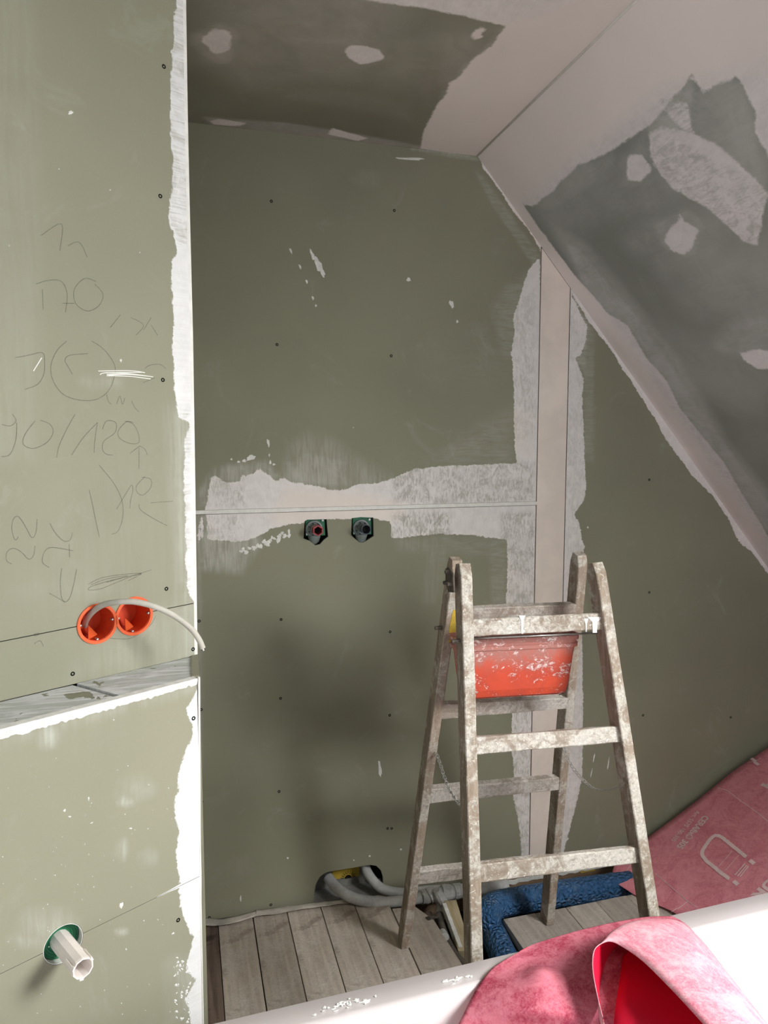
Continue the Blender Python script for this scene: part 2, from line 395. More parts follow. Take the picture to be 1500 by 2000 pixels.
def ribbon(mb, pl, pts, w, d, taper=False, mi=0):
    P = [pl.px(x, y, d) for x, y in smoothpath(pts, 5)] if len(pts) > 2 else [pl.px(x, y, d) for x, y in pts]
    L, R = [], []
    for i in range(len(P)):
        t = nrm(P[min(i+1, len(P)-1)]-P[max(i-1, 0)]); s_ = np.cross(t, pl.n)
        ww = w*(sin(pi*(i+.3)/(len(P)-.4)) if taper else 1)
        L.append(P[i]+s_*ww/2); R.append(P[i]-s_*ww/2)
    mb.grid([L, R], mi)
def screws(pl, pts, parent, r=.0042, d=.0004, name='screw'):
    for x, y in pts:
        c = pl.px(x, y, d); mb = MB(); mb.lathe(c, pl.n, [(0, -.0008), (r*.35, -.0008), (r*.5, .0002), (r, .0002), (r*1.05, -.0008)], 10)
        mb.build(name, 'screw', parent, org=c, smooth=True, fixn=False)
def blobs(mb, pl, L, d=.0002):
    for x, y, rx, ry, a in L:
        q = [pl.px(*p, d) for p in ell(x, y, rx, ry, a, 12, .22)]; c = pl.px(x, y, d+.0012)
        b = len(mb.v); mb.v += [tuple(p) for p in q]+[tuple(c)]
        for i in range(12): mb.f.append((b+i, b+(i+1) % 12, b+12)); mb.m.append(0)

# ================================================================ SETTING
YB = 2.25; ZC = 2.461; XN = .018            # back wall, ceiling height, left side of the niche
SX0, SZ0 = .9416, 2.461; SK = 1.1414       # slope starts at SX0 and drops SK per metre of x
sl = lambda x: SZ0-(x-SX0)*SK
# ---- back wall
back = empty('wall_back', (1.2, YB, 0), 'green plasterboard back wall of the niche with white filled joints', kind='structure')
B = Plane((0, YB, 0), (1, 0, 0), (0, 0, 1), (0, -1, 0))
B.fill = [B.poly(q) for q in (
    [(400, 1000), (402, 990), (406, 965), (410, 933), (420, 926), (430, 932), (434, 940), (447, 943), (467, 939), (472, 926), (480, 932), (493, 925), (505, 914), (514, 920), (526, 928), (536, 939), (553, 935), (571, 942), (599, 946), (628, 951), (645, 958), (671, 956), (700, 946), (743, 942), (771, 933), (785, 925), (810, 916), (855, 911), (913, 908), (1010, 905), (1008, 892), (1005, 868), (1004, 800), (1002, 740), (999, 690), (1006, 650), (1002, 620), (1012, 590), (1022, 560), (1030, 532), (1045, 512), (1054, 500), (1060, 1000)],
    [(400, 990), (407, 1054), (456, 1058), (493, 1053), (519, 1042), (525, 1033), (553, 1027), (594, 1021), (640, 1013), (685, 1014), (728, 1012), (763, 1020), (764, 1051), (780, 1051), (810, 1047), (861, 1043), (912, 1045), (942, 1047), (990, 1054), (991, 1120), (988, 1180), (990, 1300), (1000, 1390), (999, 1450), (1003, 1500), (1002, 1560), (1013, 1600), (1016, 1640), (1019, 1680), (1060, 1690), (1060, 990)],
    [(1095, 560), (1115, 575), (1128, 600), (1148, 640), (1144, 665), (1136, 690), (1125, 700), (1132, 722), (1140, 740), (1137, 775), (1140, 850), (1143, 910), (1145, 949), (1141, 976), (1125, 997), (1120, 1006), (1131, 1018), (1137, 1054), (1143, 1072), (1128, 1078), (1137, 1092), (1136, 1200), (1139, 1383), (1138, 1463), (1137, 1517), (1127, 1567), (1115, 1610), (1103, 1660), (1090, 1690)],
    [(936, 300), (945, 330), (975, 370), (1000, 410), (1030, 445), (1052, 480), (1060, 500), (1075, 500), (1010, 390)],
    [(390, 1010), (386, 1060), (396, 1050), (398, 1010)],
    [(1100, 530), (1109, 560), (1150, 629), (1185, 672), (1214, 716), (1240, 757), (1281, 821), (1300, 858), (1319, 884), (1356, 933), (1390, 965), (1424, 1016), (1442, 1058), (1470, 1080), (1499, 1119), (1530, 1160), (1530, 1120), (1300, 790)],
)]
B.film = [(B.poly(q), d, s) for q, d, s in (
    ([(386, 1000), (390, 1110), (470, 1120), (510, 1060), (500, 1000)], .5, .03),
    ([(545, 950), (570, 870), (600, 850), (650, 862), (700, 900), (760, 930), (760, 965), (640, 965)], .3, .05), ([(570, 950), (560, 905), (600, 880), (680, 900), (690, 950)], .45, .02), ([(400, 940), (420, 915), (470, 905), (520, 900), (545, 930), (520, 950)], .45, .02),
    ([(386, 990), (388, 960), (405, 930), (430, 915), (430, 990)], .4, .015),
    ([(870, 905), (900, 850), (1000, 800), (1000, 905)], .2, .06),
    ([(960, 600), (990, 560), (1045, 520), (1045, 700), (980, 700)], .22, .03),
    ([(1040, 500), (1110, 560), (1150, 640), (1145, 720), (1040, 720)], .5, .02),
    ([(925, 330), (945, 345), (1055, 500), (1035, 510), (960, 400)], .22, .01),
    ([(990, 1050), (955, 1056), (960, 1180), (988, 1180)], .22, .02),
    ([(840, 1045), (880, 1045), (850, 1180), (825, 1180)], .14, .02),
    ([(770, 1050), (1000, 1050), (1000, 1090), (780, 1075)], .16, .03),
    ([(1138, 600), (1160, 640), (1160, 900), (1140, 900)], .2, .01),
    (ell(715, 350, 28, 16), .1, .02), (ell(560, 1420, 60, 30), .04, .03), (ell(470, 1690, 26, 20), .08, .02),
    (ell(905, 700, 90, 60), .06, .06), (ell(650, 980, 60, 25), .3, .03),
    ([(385, 1050), (392, 1050), (396, 1500), (388, 1500)], .25, .01),
    ([(800, 285), (930, 304), (932, 312), (800, 294)], .5, .004),
)]
B.cream = [(B.poly(q), d, s) for q, d, s in (
    ([(530, 1010), (560, 955), (700, 962), (790, 985), (790, 1000), (760, 1022), (560, 1030)], .8, .04),
    ([(1000, 800), (1045, 800), (1045, 900), (1000, 890)], .3, .03), ([(930, 290), (1060, 500), (1075, 490), (950, 290)], .8, .01))]
B.thin = [(B.poly(q), d, s) for q, d, s in (
    ([(765, 900), (1045, 900), (1045, 985), (765, 990)], .62, .03), ([(760, 995), (880, 1000), (880, 1060), (760, 1060)], .75, .02),
    ([(975, 1000), (1045, 1000), (1045, 1190), (985, 1190)], .6, .02), ([(1000, 600), (1045, 560), (1045, 860), (1000, 860)], .4, .02),
    ([(395, 925), (480, 925), (480, 990), (395, 990)], .5, .02), ([(395, 1005), (480, 1005), (480, 1060), (395, 1060)], .6, .02),
    ([(990, 1380), (1045, 1380), (1045, 1680), (990, 1680)], .6, .02), ([(1105, 560), (1150, 560), (1145, 1690), (1100, 1690)], .3, .02))]
h1 = B.poly([(595, 1018), (600, 1015), (638, 1014), (641, 1048), (632, 1055), (625, 1063), (616, 1065), (604, 1056), (593, 1052)])
h2 = B.poly([(687, 1012), (704, 1010), (729, 1011), (730, 1047), (716, 1056), (709, 1060), (701, 1059), (692, 1051), (686, 1045)])
h3 = B.poly([(611, 1775), (614, 1742), (617, 1728), (624, 1713), (634, 1705), (645, 1702), (700, 1693), (722, 1689), (735, 1691), (744, 1700), (748, 1713), (749, 1775)])
xs0, xs1 = 1.176, 1.292; zj0, zj1 = 1.316, 1.330
panel('board', B, [(XN, zj1), (xs0, zj1+.003), (xs0, sl(xs0)), (SX0, ZC), (XN, ZC)], 'green_b', back, step=.009)
panel('board', B, [(XN, .004), (xs0, -.04), (xs0, zj0+.003), (XN, zj0)], 'green_b', back, (h1, h2, h3), step=.009)
panel('board', B, [(xs1, -.04), (2.9, -.04), (2.9, sl(2.9)), (xs1, sl(xs1))], 'green_b', back, dense=(xs1, 2.3, -.04, 2.1), step=.011)
gl, gr = xs0+.0048, xs1-.0018
mb = MB(); mb.prism([(xs0-.002, YB+.011, -.04), (xs1+.004, YB+.011, -.04), (xs1+.004, YB+.011, sl(xs1+.004)), (xs0-.002, YB+.011, sl(xs0-.002))], (0, .01, 0)); mb.build('groove_backing', 'felt', back)
mb = MB(); mb.prism([(gl, YB+.002, -.04), (gr, YB+.002, -.04), (gr, YB+.002, sl(gr)), (gl, YB+.002, sl(gl))], (0, .0085, 0))
mb.build('filled_strip', 'cream', back)['label'] = 'smooth cream filled vertical joint'
mb = MB(); mb.box(((XN+xs0)/2, YB+.0015, (zj0+zj1)/2+.0015), ((xs0-XN)/2-.002, 0, .0015), (0, .004, 0)) if False else None
mb = MB(); mb.prism([(XN, YB+.001, zj0+.0012), (xs0+.0048, YB+.001, zj0+.0042), (xs0+.0048, YB+.001, zj1+.0022), (XN, YB+.001, zj1-.0008)], (0, .012, 0))
mb.build('joint_bead', 'bead', back)['label'] = 'thin cream bead in the horizontal joint'
# backing behind the boards (closed shell with the recess of the lower opening)
mb = MB(); mb.prism([(-.5, YB+.10, -.3), (3.2, YB+.10, -.3), (3.2, YB+.10, 2.6), (-.5, YB+.10, 2.6)], (0, .02, 0)); mb.build('backing', 'backing', back)
mb = MB()
a, b = .375, .64
mb.prism([(a, YB+.013, .12), (b, YB+.013, .12), (b, YB+.09, .12), (a, YB+.09, .12)], (0, 0, .01))
mb.prism([(a, YB+.085, -.04), (.60, YB+.085, -.04), (.60, YB+.085, .12), (a, YB+.085, .12)], (0, .01, 0))
mb.prism([(a, YB-.02, -.014), (b, YB-.02, -.022), (b, YB+.09, -.012), (a, YB+.09, -.012)], (0, 0, -.01))
mb.build('felt_lining', 'felt', back)['label'] = 'grey felt lining inside the low opening'
screws(B, [(530, 393), (770, 411), (541, 673), (764, 695), (549, 1210), (762, 1234), (548, 1364), (761, 1397), (545, 1546), (757, 1618), (765, 1618), (529, 1767), (409, 1792), (1268, 937), (1268, 1157), (1256, 1397), (1427, 1401), (389, 1213), (393, 1386), (394, 1566), (912, 430), (763, 1021)][:20], back, .0045)
screws(B, [(1060, 1618)], back, .004, -.0025)
mb = MB()
blobs(mb, B, [(798, 546, 4, 4, 0), (882, 594, 4, 8, -.4), (893, 628, 2, 3, 0), (610, 498, 3, 12, -.35), (622, 517, 6, 16, -.4), (630, 533, 4, 9, -.4), (568, 490, 2, 6, -.4), (586, 521, 2, 5, -.4), (599, 550, 2, 4, -.3), (611, 582, 2, 4, -.3), (617, 597, 2, 2.5, 0), (742, 1502, 3, 16, -.1), (524, 865, 2.5, 8, -.2), (490, 894, 9, 5, -.3), (477, 900, 4, 3, 0), (466, 902, 3, 2, 0), (526, 889, 1.5, 3, 0), (528, 903, 2, 4, 0), (452, 897, 2, 2, 0), (535, 907, 3, 2, 0), (562, 1676, 2, 2, 0), (722, 1672, 2, 2, 0), (691, 1680, 1.5, 1.2, 0), (783, 1659, 2, 2, 0), (1372, 355, 2, 2, 0), (395, 1760, 1.5, 6, 0), (470, 1755, 1.5, 6, 0), (802, 310, 28, 2.5, .03), (1160, 1480, 1.2, 9, .2), (1188, 1492, 1.2, 12, .15), (1155, 1510, 1, 9, .2), (1137, 1075, 3, 7, 0), (1148, 1030, 1.5, 2, 0), (690, 835, 1, 1, 0)])
for i in range(26):
    t = i/25; x = 473+(570-473)*t+random.uniform(-7, 7); y = 1083-(1083-1040)*t+random.uniform(-8, 6)*(1-.3*t)
    blobs(mb, B, [(x, y, random.uniform(1.5, 4.5), random.uniform(2, 5.5), random.uniform(.2, .7))])
mb.build('plaster_splash', 'plaster', back, fixn=True)['kind'] = 'stuff'
# ---- ceiling
ceil = empty('ceiling', (0, 1.5, ZC), 'flat plasterboard ceiling with a grey green field and pale filler', kind='structure')
CP = Plane((0, 0, ZC), (1, 0, 0), (0, 1, 0), (0, 0, -1))
CP.fill = [CP.poly(q) for q in ([(300, -420), (560, -60), (640, -20), (740, 4), (800, 12), (850, 20), (915, 33), (985, 52), (960, 90), (925, 115), (895, 150), (880, 160), (870, 185), (855, 205), (838, 235), (825, 262), (822, 294), (990, 330), (1330, -20), (1760, -420)],
    ell(425, 80, 28, 24), ell(712, 107, 36, 17, .08), ell(700, 100, 26, 12), [(410, 236), (430, 232), (480, 240), (470, 246), (420, 244)], [(640, 262), (650, 250), (720, 270), (700, 275)], ell(935, 62, 14, 5, -.5), ell(932, 72, 10, 4, 0))]
CP.film = [(CP.poly(q), d, s) for q, d, s in (
    ([(385, -60), (760, -60), (760, 15), (640, 90), (560, 110), (520, 150), (440, 130), (400, 90)], .34, .12),
    ([(385, -60), (800, -60), (800, 60), (700, 150), (480, 170), (385, 120)], .3, .1), (ell(640, 60, 120, 50), .42, .1), (ell(900, 120, 60, 60), .3, .06), (ell(425, 85, 48, 42), .6, .03), (ell(705, 107, 58, 30), .3, .02),
    ([(395, 228), (560, 240), (700, 262), (820, 285), (820, 292), (600, 268), (420, 248)], .55, .012),
    ([(740, 60), (985, 52), (900, 130), (840, 200), (740, 150)], .2, .1),
    ([(860, 180), (985, 52), (1005, 75), (870, 230)], .5, .03), ([(560, 160), (800, 200), (800, 235), (560, 190)], .12, .04),
    ([(1000, 60), (1010, 75), (960, 130), (880, 170), (900, 130), (960, 80)], .5, .01))]
CP.cream = [(CP.poly([(850, 60), (1000, 40), (1330, -60), (1330, -20), (980, 318), (825, 290)]), 1, .06)]
panel('board', CP, [(-2.6, -2.0), (SX0, -2.0), (SX0, YB), (-2.6, YB)], 'green_c', ceil, dense=(XN, SX0, .8, YB), step=.010)
mb = MB(); mb.prism([(-2.7, -2.1, ZC+.0125), (SX0+.05, -2.1, ZC+.0125), (SX0+.05, YB+.1, ZC+.0125), (-2.7, YB+.1, ZC+.0125)], (0, 0, .05)); mb.build('backing', 'backing', ceil)
# ---- slope under the roof (right)
sd = nrm((1, 0, -SK)); sn = nrm((-SK, 0, -1))
slope = empty('wall_right', (2.2, .6, 0), 'sloped plasterboard under the roof, grey field edged with pale filler', kind='structure')
SP = Plane((SX0, 0, SZ0), sd, (0, 1, 0), sn)
SP.fill = [SP.poly(q) for q in (
    [(880, 302), (1190, -30), (1560, -400), (2000, -400), (2150, 460), (1560, 430), (1500, 300), (1475, 262), (1476, 216), (1460, 190), (1450, 165), (1440, 150), (1400, 165), (1372, 182), (1360, 162), (1352, 145), (1334, 168), (1312, 195), (1290, 225), (1266, 245), (1240, 262), (1200, 290), (1180, 303), (1130, 322), (1100, 350), (1078, 375), (1060, 387), (1040, 405), (1020, 396),
     (1052, 444), (1094, 500), (1131, 549), (1161, 579), (1187, 612), (1225, 635), (1262, 699), (1300, 740), (1330, 800), (1375, 856), (1412, 901), (1450, 965), (1487, 1025), (1500, 1047), (1560, 1130), (1560, 1260), (1500, 1130), (1055, 500), (930, 320)],
    [(1267, 262), (1290, 248), (1350, 258), (1400, 283), (1465, 340), (1500, 375), (1492, 415), (1478, 480), (1450, 470), (1420, 440), (1375, 402), (1315, 370), (1290, 340), (1270, 305)],
    ell(1245, 328, 24, 28), [(1328, 415), (1335, 432), (1364, 448), (1352, 485), (1335, 497), (1310, 490), (1298, 468), (1308, 445), (1324, 432)],
    [(1445, 690), (1480, 681), (1510, 685), (1530, 700), (1520, 722), (1480, 720), (1455, 706)],
    [(1300, 215), (1325, 198), (1345, 205), (1348, 235), (1352, 255), (1330, 250), (1315, 235)])]
SP.film = [(SP.poly(q), d, s) for q, d, s in (
    (ell(1330, 470, 100, 75), .3, .08), ([(1040, 410), (1110, 360), (1280, 260), (1340, 350), (1260, 420), (1090, 460)], .22, .08),
    ([(1100, 470), (1130, 480), (1250, 620), (1400, 840), (1560, 1060), (1560, 1120), (1300, 790), (1150, 585)], .6, .03),
    ([(1060, 420), (1140, 470), (1330, 700), (1420, 860), (1500, 960), (1500, 1060), (1225, 700)], .4, .05),
    ([(1400, 160), (1450, 160), (1480, 260), (1500, 380), (1350, 255), (1360, 180)], .45, .02),
    (ell(1470, 660, 70, 50), .45, .06), (ell(1250, 330, 46, 50), .3, .03), ([(1260, 240), (1350, 150), (1360, 200), (1350, 260), (1280, 300)], .6, .02),
    (ell(1480, 560, 160, 90), .28, .12), (ell(1440, 330, 60, 60), .35, .05), (ell(1330, 455, 50, 46), .5, .02), (ell(1400, 720, 140, 60, .5), .16, .08), (ell(1130, 355, 90, 30, -.6), .4, .04), (ell(1290, 330, 60, 90), .3, .06))]
SP.cream = [(SP.poly([(880, 302), (1190, -30), (1620, -60), (1640, 100), (1300, 170), (1100, 330), (1020, 396), (1110, 510), (1500, 1062), (1500, 1140), (1055, 492)]), 1, .05)]
SP.thin = [(SP.poly([(1260, 240), (1510, 370), (1480, 490), (1260, 380)]), .55, .02), (SP.poly([(1290, 190), (1370, 190), (1370, 260), (1290, 260)]), .8, .01), (SP.poly([(1200, 640), (1500, 1000), (1500, 1062), (1300, 790)]), .3, .03)]
U1 = (2.62-SX0)/sd[0]; WIN = [(.62, -.35), (1.42, -.35), (1.42, .50), (.62, .50)]
panel('board', SP, [(0, -2.0), (U1, -2.0), (U1, YB), (0, YB)], 'green_s', slope, (WIN,), dense=(0, 1.75, .7, YB), step=.011)
# roof window lining (unseen, deepened to narrow the light on the back wall)
mb = MB(); wc = [(WIN[i], WIN[(i+1) % 4]) for i in range(4)]
for p, q in wc: mb.grid([[SP.P(*p, 0), SP.P(*q, 0)], [SP.P(*p, -.37), SP.P(*q, -.37)]])
mb.build('window_lining', 'plaster', slope, solid=(.015, 0))
k0 = SP.P(U1, -2.0)
mb = MB(); mb.prism([(k0[0], -2, -.02), (k0[0], YB, -.02), (k0[0], YB, k0[2]), (k0[0], -2, k0[2])], (.012, 0, 0)); mb.build('knee_board', 'plaster', slope)
MB().tube([(SX0-.0005, .6, ZC-.0012), (SX0-.0005, YB, ZC-.0012)], .0032, 8).build('crease_bead', 'bead', slope, smooth=True)
# ---- left wall: two storeys of boards, upper one set back, with a plastered ledge
DL = np.array([cos(radians(29.5)), sin(radians(29.5)), 0]); NL = np.array([DL[1], -DL[0], 0])
p0 = dep(384, 1200, 1.4)
left = empty('wall_left', (-.3, 1.2, 0), 'angled plasterboard wall with a plastered ledge and a white filled corner', kind='structure')
LU = Plane((p0[0], p0[1], 0), DL, (0, 0, 1), NL); cl = hit(388, 1325, (0, 0, 1.117), (0, 0, 1))
LL = Plane((cl[0], cl[1], 0), DL, (0, 0, 1), NL)
LU.fill = [LU.poly(q) for q in ([(343, -60), (343, 0), (340, 75), (336, 100), (334, 200), (334, 300), (336, 370), (330, 425), (337, 465), (345, 495), (334, 510), (332, 540), (335, 590), (340, 630), (335, 675), (340, 710), (339, 757), (344, 786), (349, 812), (369, 829), (362, 861), (360, 950), (362, 1040), (365, 1072), (363, 1121), (368, 1160), (379, 1178), (420, 1178), (420, -60)],)]
LU.film = [(LU.poly(q), d, s) for q, d, s in (
    ([(330, 800), (385, 800), (385, 1180), (350, 1180)], .45, .04), ([(345, 1180), (385, 1175), (385, 1290), (350, 1290)], .5, .03),
    ([(-60, -60), (60, -60), (80, 400), (70, 900), (-60, 900)], .10, .03), (ell(150, 1150, 120, 25), .12, .05), ([(300, 1180), (390, 1160), (385, 1290), (100, 1340)], .15, .05),
    (ell(200, 745, 40, 12), .2, .02), (ell(200, 1100, 160, 200), .05, .1))]
LU.thin = [(LU.poly([(330, -60), (390, -60), (390, 480), (330, 480)]), .55, .01), (LU.poly([(355, 800), (372, 800), (372, 1180), (355, 1180)]), .6, .01)]
joint = [LU.uv(-10, 1254.5), LU.uv(381, 1177)]
top = [LU.uv(361.5, -40), LU.uv(376, 650)]
zl = lambda u: joint[0][1]+(u-joint[0][0])*(joint[1][1]-joint[0][1])/(joint[1][0]-joint[0][0])
er = LU.uv(384.5, 1200)[0]
boxc = [LU.uv(190, 1218), LU.uv(262, 1203)]; boxr = .0345
circ = lambda c, r, n=28: [(c[0]+r*cos(2*pi*k/n), c[1]+r*sin(2*pi*k/n)) for k in range(n)]
holes = [circ(c, boxr+.0005) for c in boxc]
UL = -2.5; ledge = LU.uv(370, 1281)[1]; ledge0 = LU.uv(0, 1371)[1]
panel('board', LU, [(UL, zl(UL)), (er, zl(er)), (er, 1.5), (LU.uv(376, 650)[0], 1.74), (LU.uv(361.5, -40)[0], ZC), (UL, ZC)], 'green_l', left, holes, dense=(-.45, er+.01, 1.2, 2.42), step=.006)
panel('board', LU, [(UL, ledge0-.002), (er, ledge-.002), (er, zl(er)-.0016), (UL, zl(UL)-.0016)], 'green_l', left, holes, dense=(-.45, er+.01, 1.1, 1.22), step=.006)
LL.fill = [LL.poly(q) for q in ([(391, 1326), (387, 1334), (381, 1352), (366, 1385), (367, 1401), (378, 1411), (376, 1430), (360, 1475), (349, 1514), (346, 1550), (351, 1530), (349, 1545), (341, 1566), (344, 1611), (350, 1622), (344, 1668), (350, 1725), (353, 1764), (360, 1794), (370, 1815), (379, 1830), (370, 1865), (360, 1902), (384, 1910), (378, 1925), (372, 1938), (358, 1950), (366, 1965), (372, 1980), (381, 2005), (390, 2080), (440, 2080), (420, 1326)],)]
LL.film = [(LL.poly(q), d, s) for q, d, s in ((ell(95, 1435, 16, 22), .8, .02), (ell(245, 1565, 12, 9), .7, .01), (ell(238, 1660, 9, 18, .1), .65, .015), (ell(265, 1540, 30, 20), .25, .03), (ell(90, 1810, 45, 25), .45, .04), (ell(60, 1838, 35, 8, .1), .5, .02), (ell(290, 1675, 14, 14), .3, .02), (ell(237, 1820, 10, 4), .6, .01), ([(0, 1440), (388, 1330), (388, 1350), (0, 1460)], .25, .02), (ell(50, 1400, 200, 60), .05, .1), ([(330, 1880), (385, 1880), (385, 2010), (340, 2010)], .3, .04))]
j2a, j2b = LL.uv(6, 1899), LL.uv(346, 1732.6); z2 = lambda u: j2a[1]+(u-j2a[0])*(j2b[1]-j2a[1])/(j2b[0]-j2a[0])
zed = 1.114
eL = LL.uv(391, 1600)[0]; eB = LL.uv(397.5, 2000)[0]
pc = LL.uv(124, 1844); ph = circ(pc, .031, 32)
panel('board', LL, [(UL, z2(UL)), (eL, z2(eL)), (eL, zed), (UL, zed)], 'green_l', left, (ph,), dense=(-.45, eL+.01, .7, zed), step=.006)
panel('board', LL, [(UL, 0), (eB+.004, 0), (eB, .62), (eL, z2(eL)-.0008), (UL, z2(UL)-.0008)], 'green_l', left, (ph,), dense=(-.45, eL+.02, .5, .80), step=.006)
# backings and the niche-side face (faces +X, towards the niche)
mb = MB(); mb.prism([LU.P(UL, 1.0, -.0127), LU.P(er-.004, 1.0, -.0127), LU.P(er-.004, ZC, -.0127), LU.P(UL, ZC, -.0127)], -NL*.004)
mb.build('backing', 'backing', left) if False else None
mb = MB()
mb.prism([LU.P(UL, 0, -.07), LU.P(er-.03, 0, -.07), LU.P(er-.03, ZC, -.07), LU.P(UL, ZC, -.07)], -NL*.01)
mb.build('backing', 'backing', left)
mb = MB(); x = XN-.0125; ya = LU.P(er, 0)[1]; yb_ = LL.P(eL, 0)[1]
mb.prism([(x, ya+.008, ledge), (x, YB, ledge), (x, YB, ZC), (x, ya+.008, ZC)], (.0125, 0, 0))
mb.prism([(x, yb_+.008, 0), (x, YB, 0), (x, YB, ledge), (x, yb_+.008, ledge)], (.0125, 0, 0))
mb.build('side_board', 'green_b', left, fixn=False, attrs={'fill': np.full(len(mb.v), -.06)})
# white corner beads
mb = MB()
def bead(mb, pl, L, w):
    for (x1, y1), (x2, y2) in zip(L, L[1:]):
        a, b = pl.px(x1, y1), pl.px(x2, y2); o = pl.n*.0016; s_ = DL*w
        mb.prism([a-s_, a+o*.7-s_*.5, a+o, a+DL*.001-NL*.004, a-NL*.004-s_], b-a)
bead(mb, LU, [(362, -40), (367, 300), (376, 650), (380, 900), (384, 1200), (385, 1300)], .0055)
mb.build('corner_bead', 'bead', left)
mb = MB(); bead(mb, LL, [(390, 1322), (391, 1600), (392.5, 1750), (397.5, 2000), (400, 2100)], .003); mb.build('corner_bead', 'bead', left)
# ledge: two plastered board pieces with an open seam, and the ragged front edge
def ledge_pt(x, y, z): return hit(x, y, (0, 0, z), (0, 0, 1))
M['ledge'] = None
def ledge_mat():
    t = NT('ledge_smeared_board'); co = t.co()
    base = t.mix(t.ramp(t.noise(5, 4, .6, co), .3, .7), lin((176, 180, 174)), lin((196, 200, 197)))
    f = t.ramp(t.noise(1, 6, .65, t.co((8, 40, 20), (0, 0, .5)), 1.5), .4, .62)
    c = t.mix(f, base, lin((218, 220, 222))); p = t.ramp(t.noise(17, 4, .5, t.co(loc=(.3, .1, 0)), .6), .63, .645)
    c = t.mix(p, c, lin((140, 142, 122))); t.bump(t.math('SUBTRACT', f, p), .5, .002); return t.fin(c, .75)
M['ledge'] = ledge_mat()
zt = 1.118; ub = LU.P(0, 0)-LL.P(0, 0)
def Lp(u, d, z): q = LL.P(u, 0, -d); return (q[0], q[1], z)
dback = abs((LU.o-LL.o)@NL)
us = (hit(190, 1352, (0, 0, zt), (0, 0, 1))-LL.o)@DL
slant = .014; ubk = (LU.P(er, 0)-LL.o)@DL
mb = MB(); mb.prism([Lp(us+.008-slant, dback-.001, zt), Lp(ubk, dback-.001, zt), Lp(eL-.001, .004, zt), Lp(us+.008+slant, .004, zt)], (0, 0, -.012)); mb.build('ledge_board', 'ledge', left)
mb = MB(); mb.prism([Lp(UL, dback-.001, zt-.001), Lp(us-slant, dback-.001, zt-.001), Lp(us+slant, .004, zt-.001), Lp(UL, .004, zt-.001)], (0, 0, -.012)); mb.build('ledge_board', 'ledge', left)
mb = MB(); mb.prism([Lp(UL, dback+.012, zt-.013), Lp(ubk, dback+.012, zt-.013), Lp(eL-.004, .013, zt-.013), Lp(UL, .013, zt-.013)], (0, 0, -.006)); mb.build('ledge_backing', 'dark', left)
# ragged front lip
rows = [[], [], [], []]; N_ = 220
for i in range(N_):
    u = -.55+(eL+.55)*i/(N_-1); n1 = mnoise.noise(Vector((u*60, 0, 3))); n2 = mnoise.noise(Vector((u*170, 5, 3)))
    low = zed-.007-.004*n1-.003*n2-.004*(1-min(1, abs(u+.3)/.3))
    rows[0].append(Lp(u, .012+.002*n1, zt+.0006)); rows[1].append(Lp(u, -.0022+.0012*n2, zt+.0002)); rows[2].append(Lp(u, -.003+.0012*n1, zed+.001)); rows[3].append(Lp(u, -.0003, low))
mb = MB(); mb.grid(rows); mb.build('ledge_edge', 'plaster', left, smooth=False, solid=(.001, 0))['label'] = 'rough white plastered lip of the ledge'
screws(LU, [(320, 130), (313, 383), (318, 742), (325, 1150), (142, 1316), (377, 1268)], left, .0038)
screws(LL, [(378, 1403), (348, 1797), (334, 1738)][:2], left, .0038)
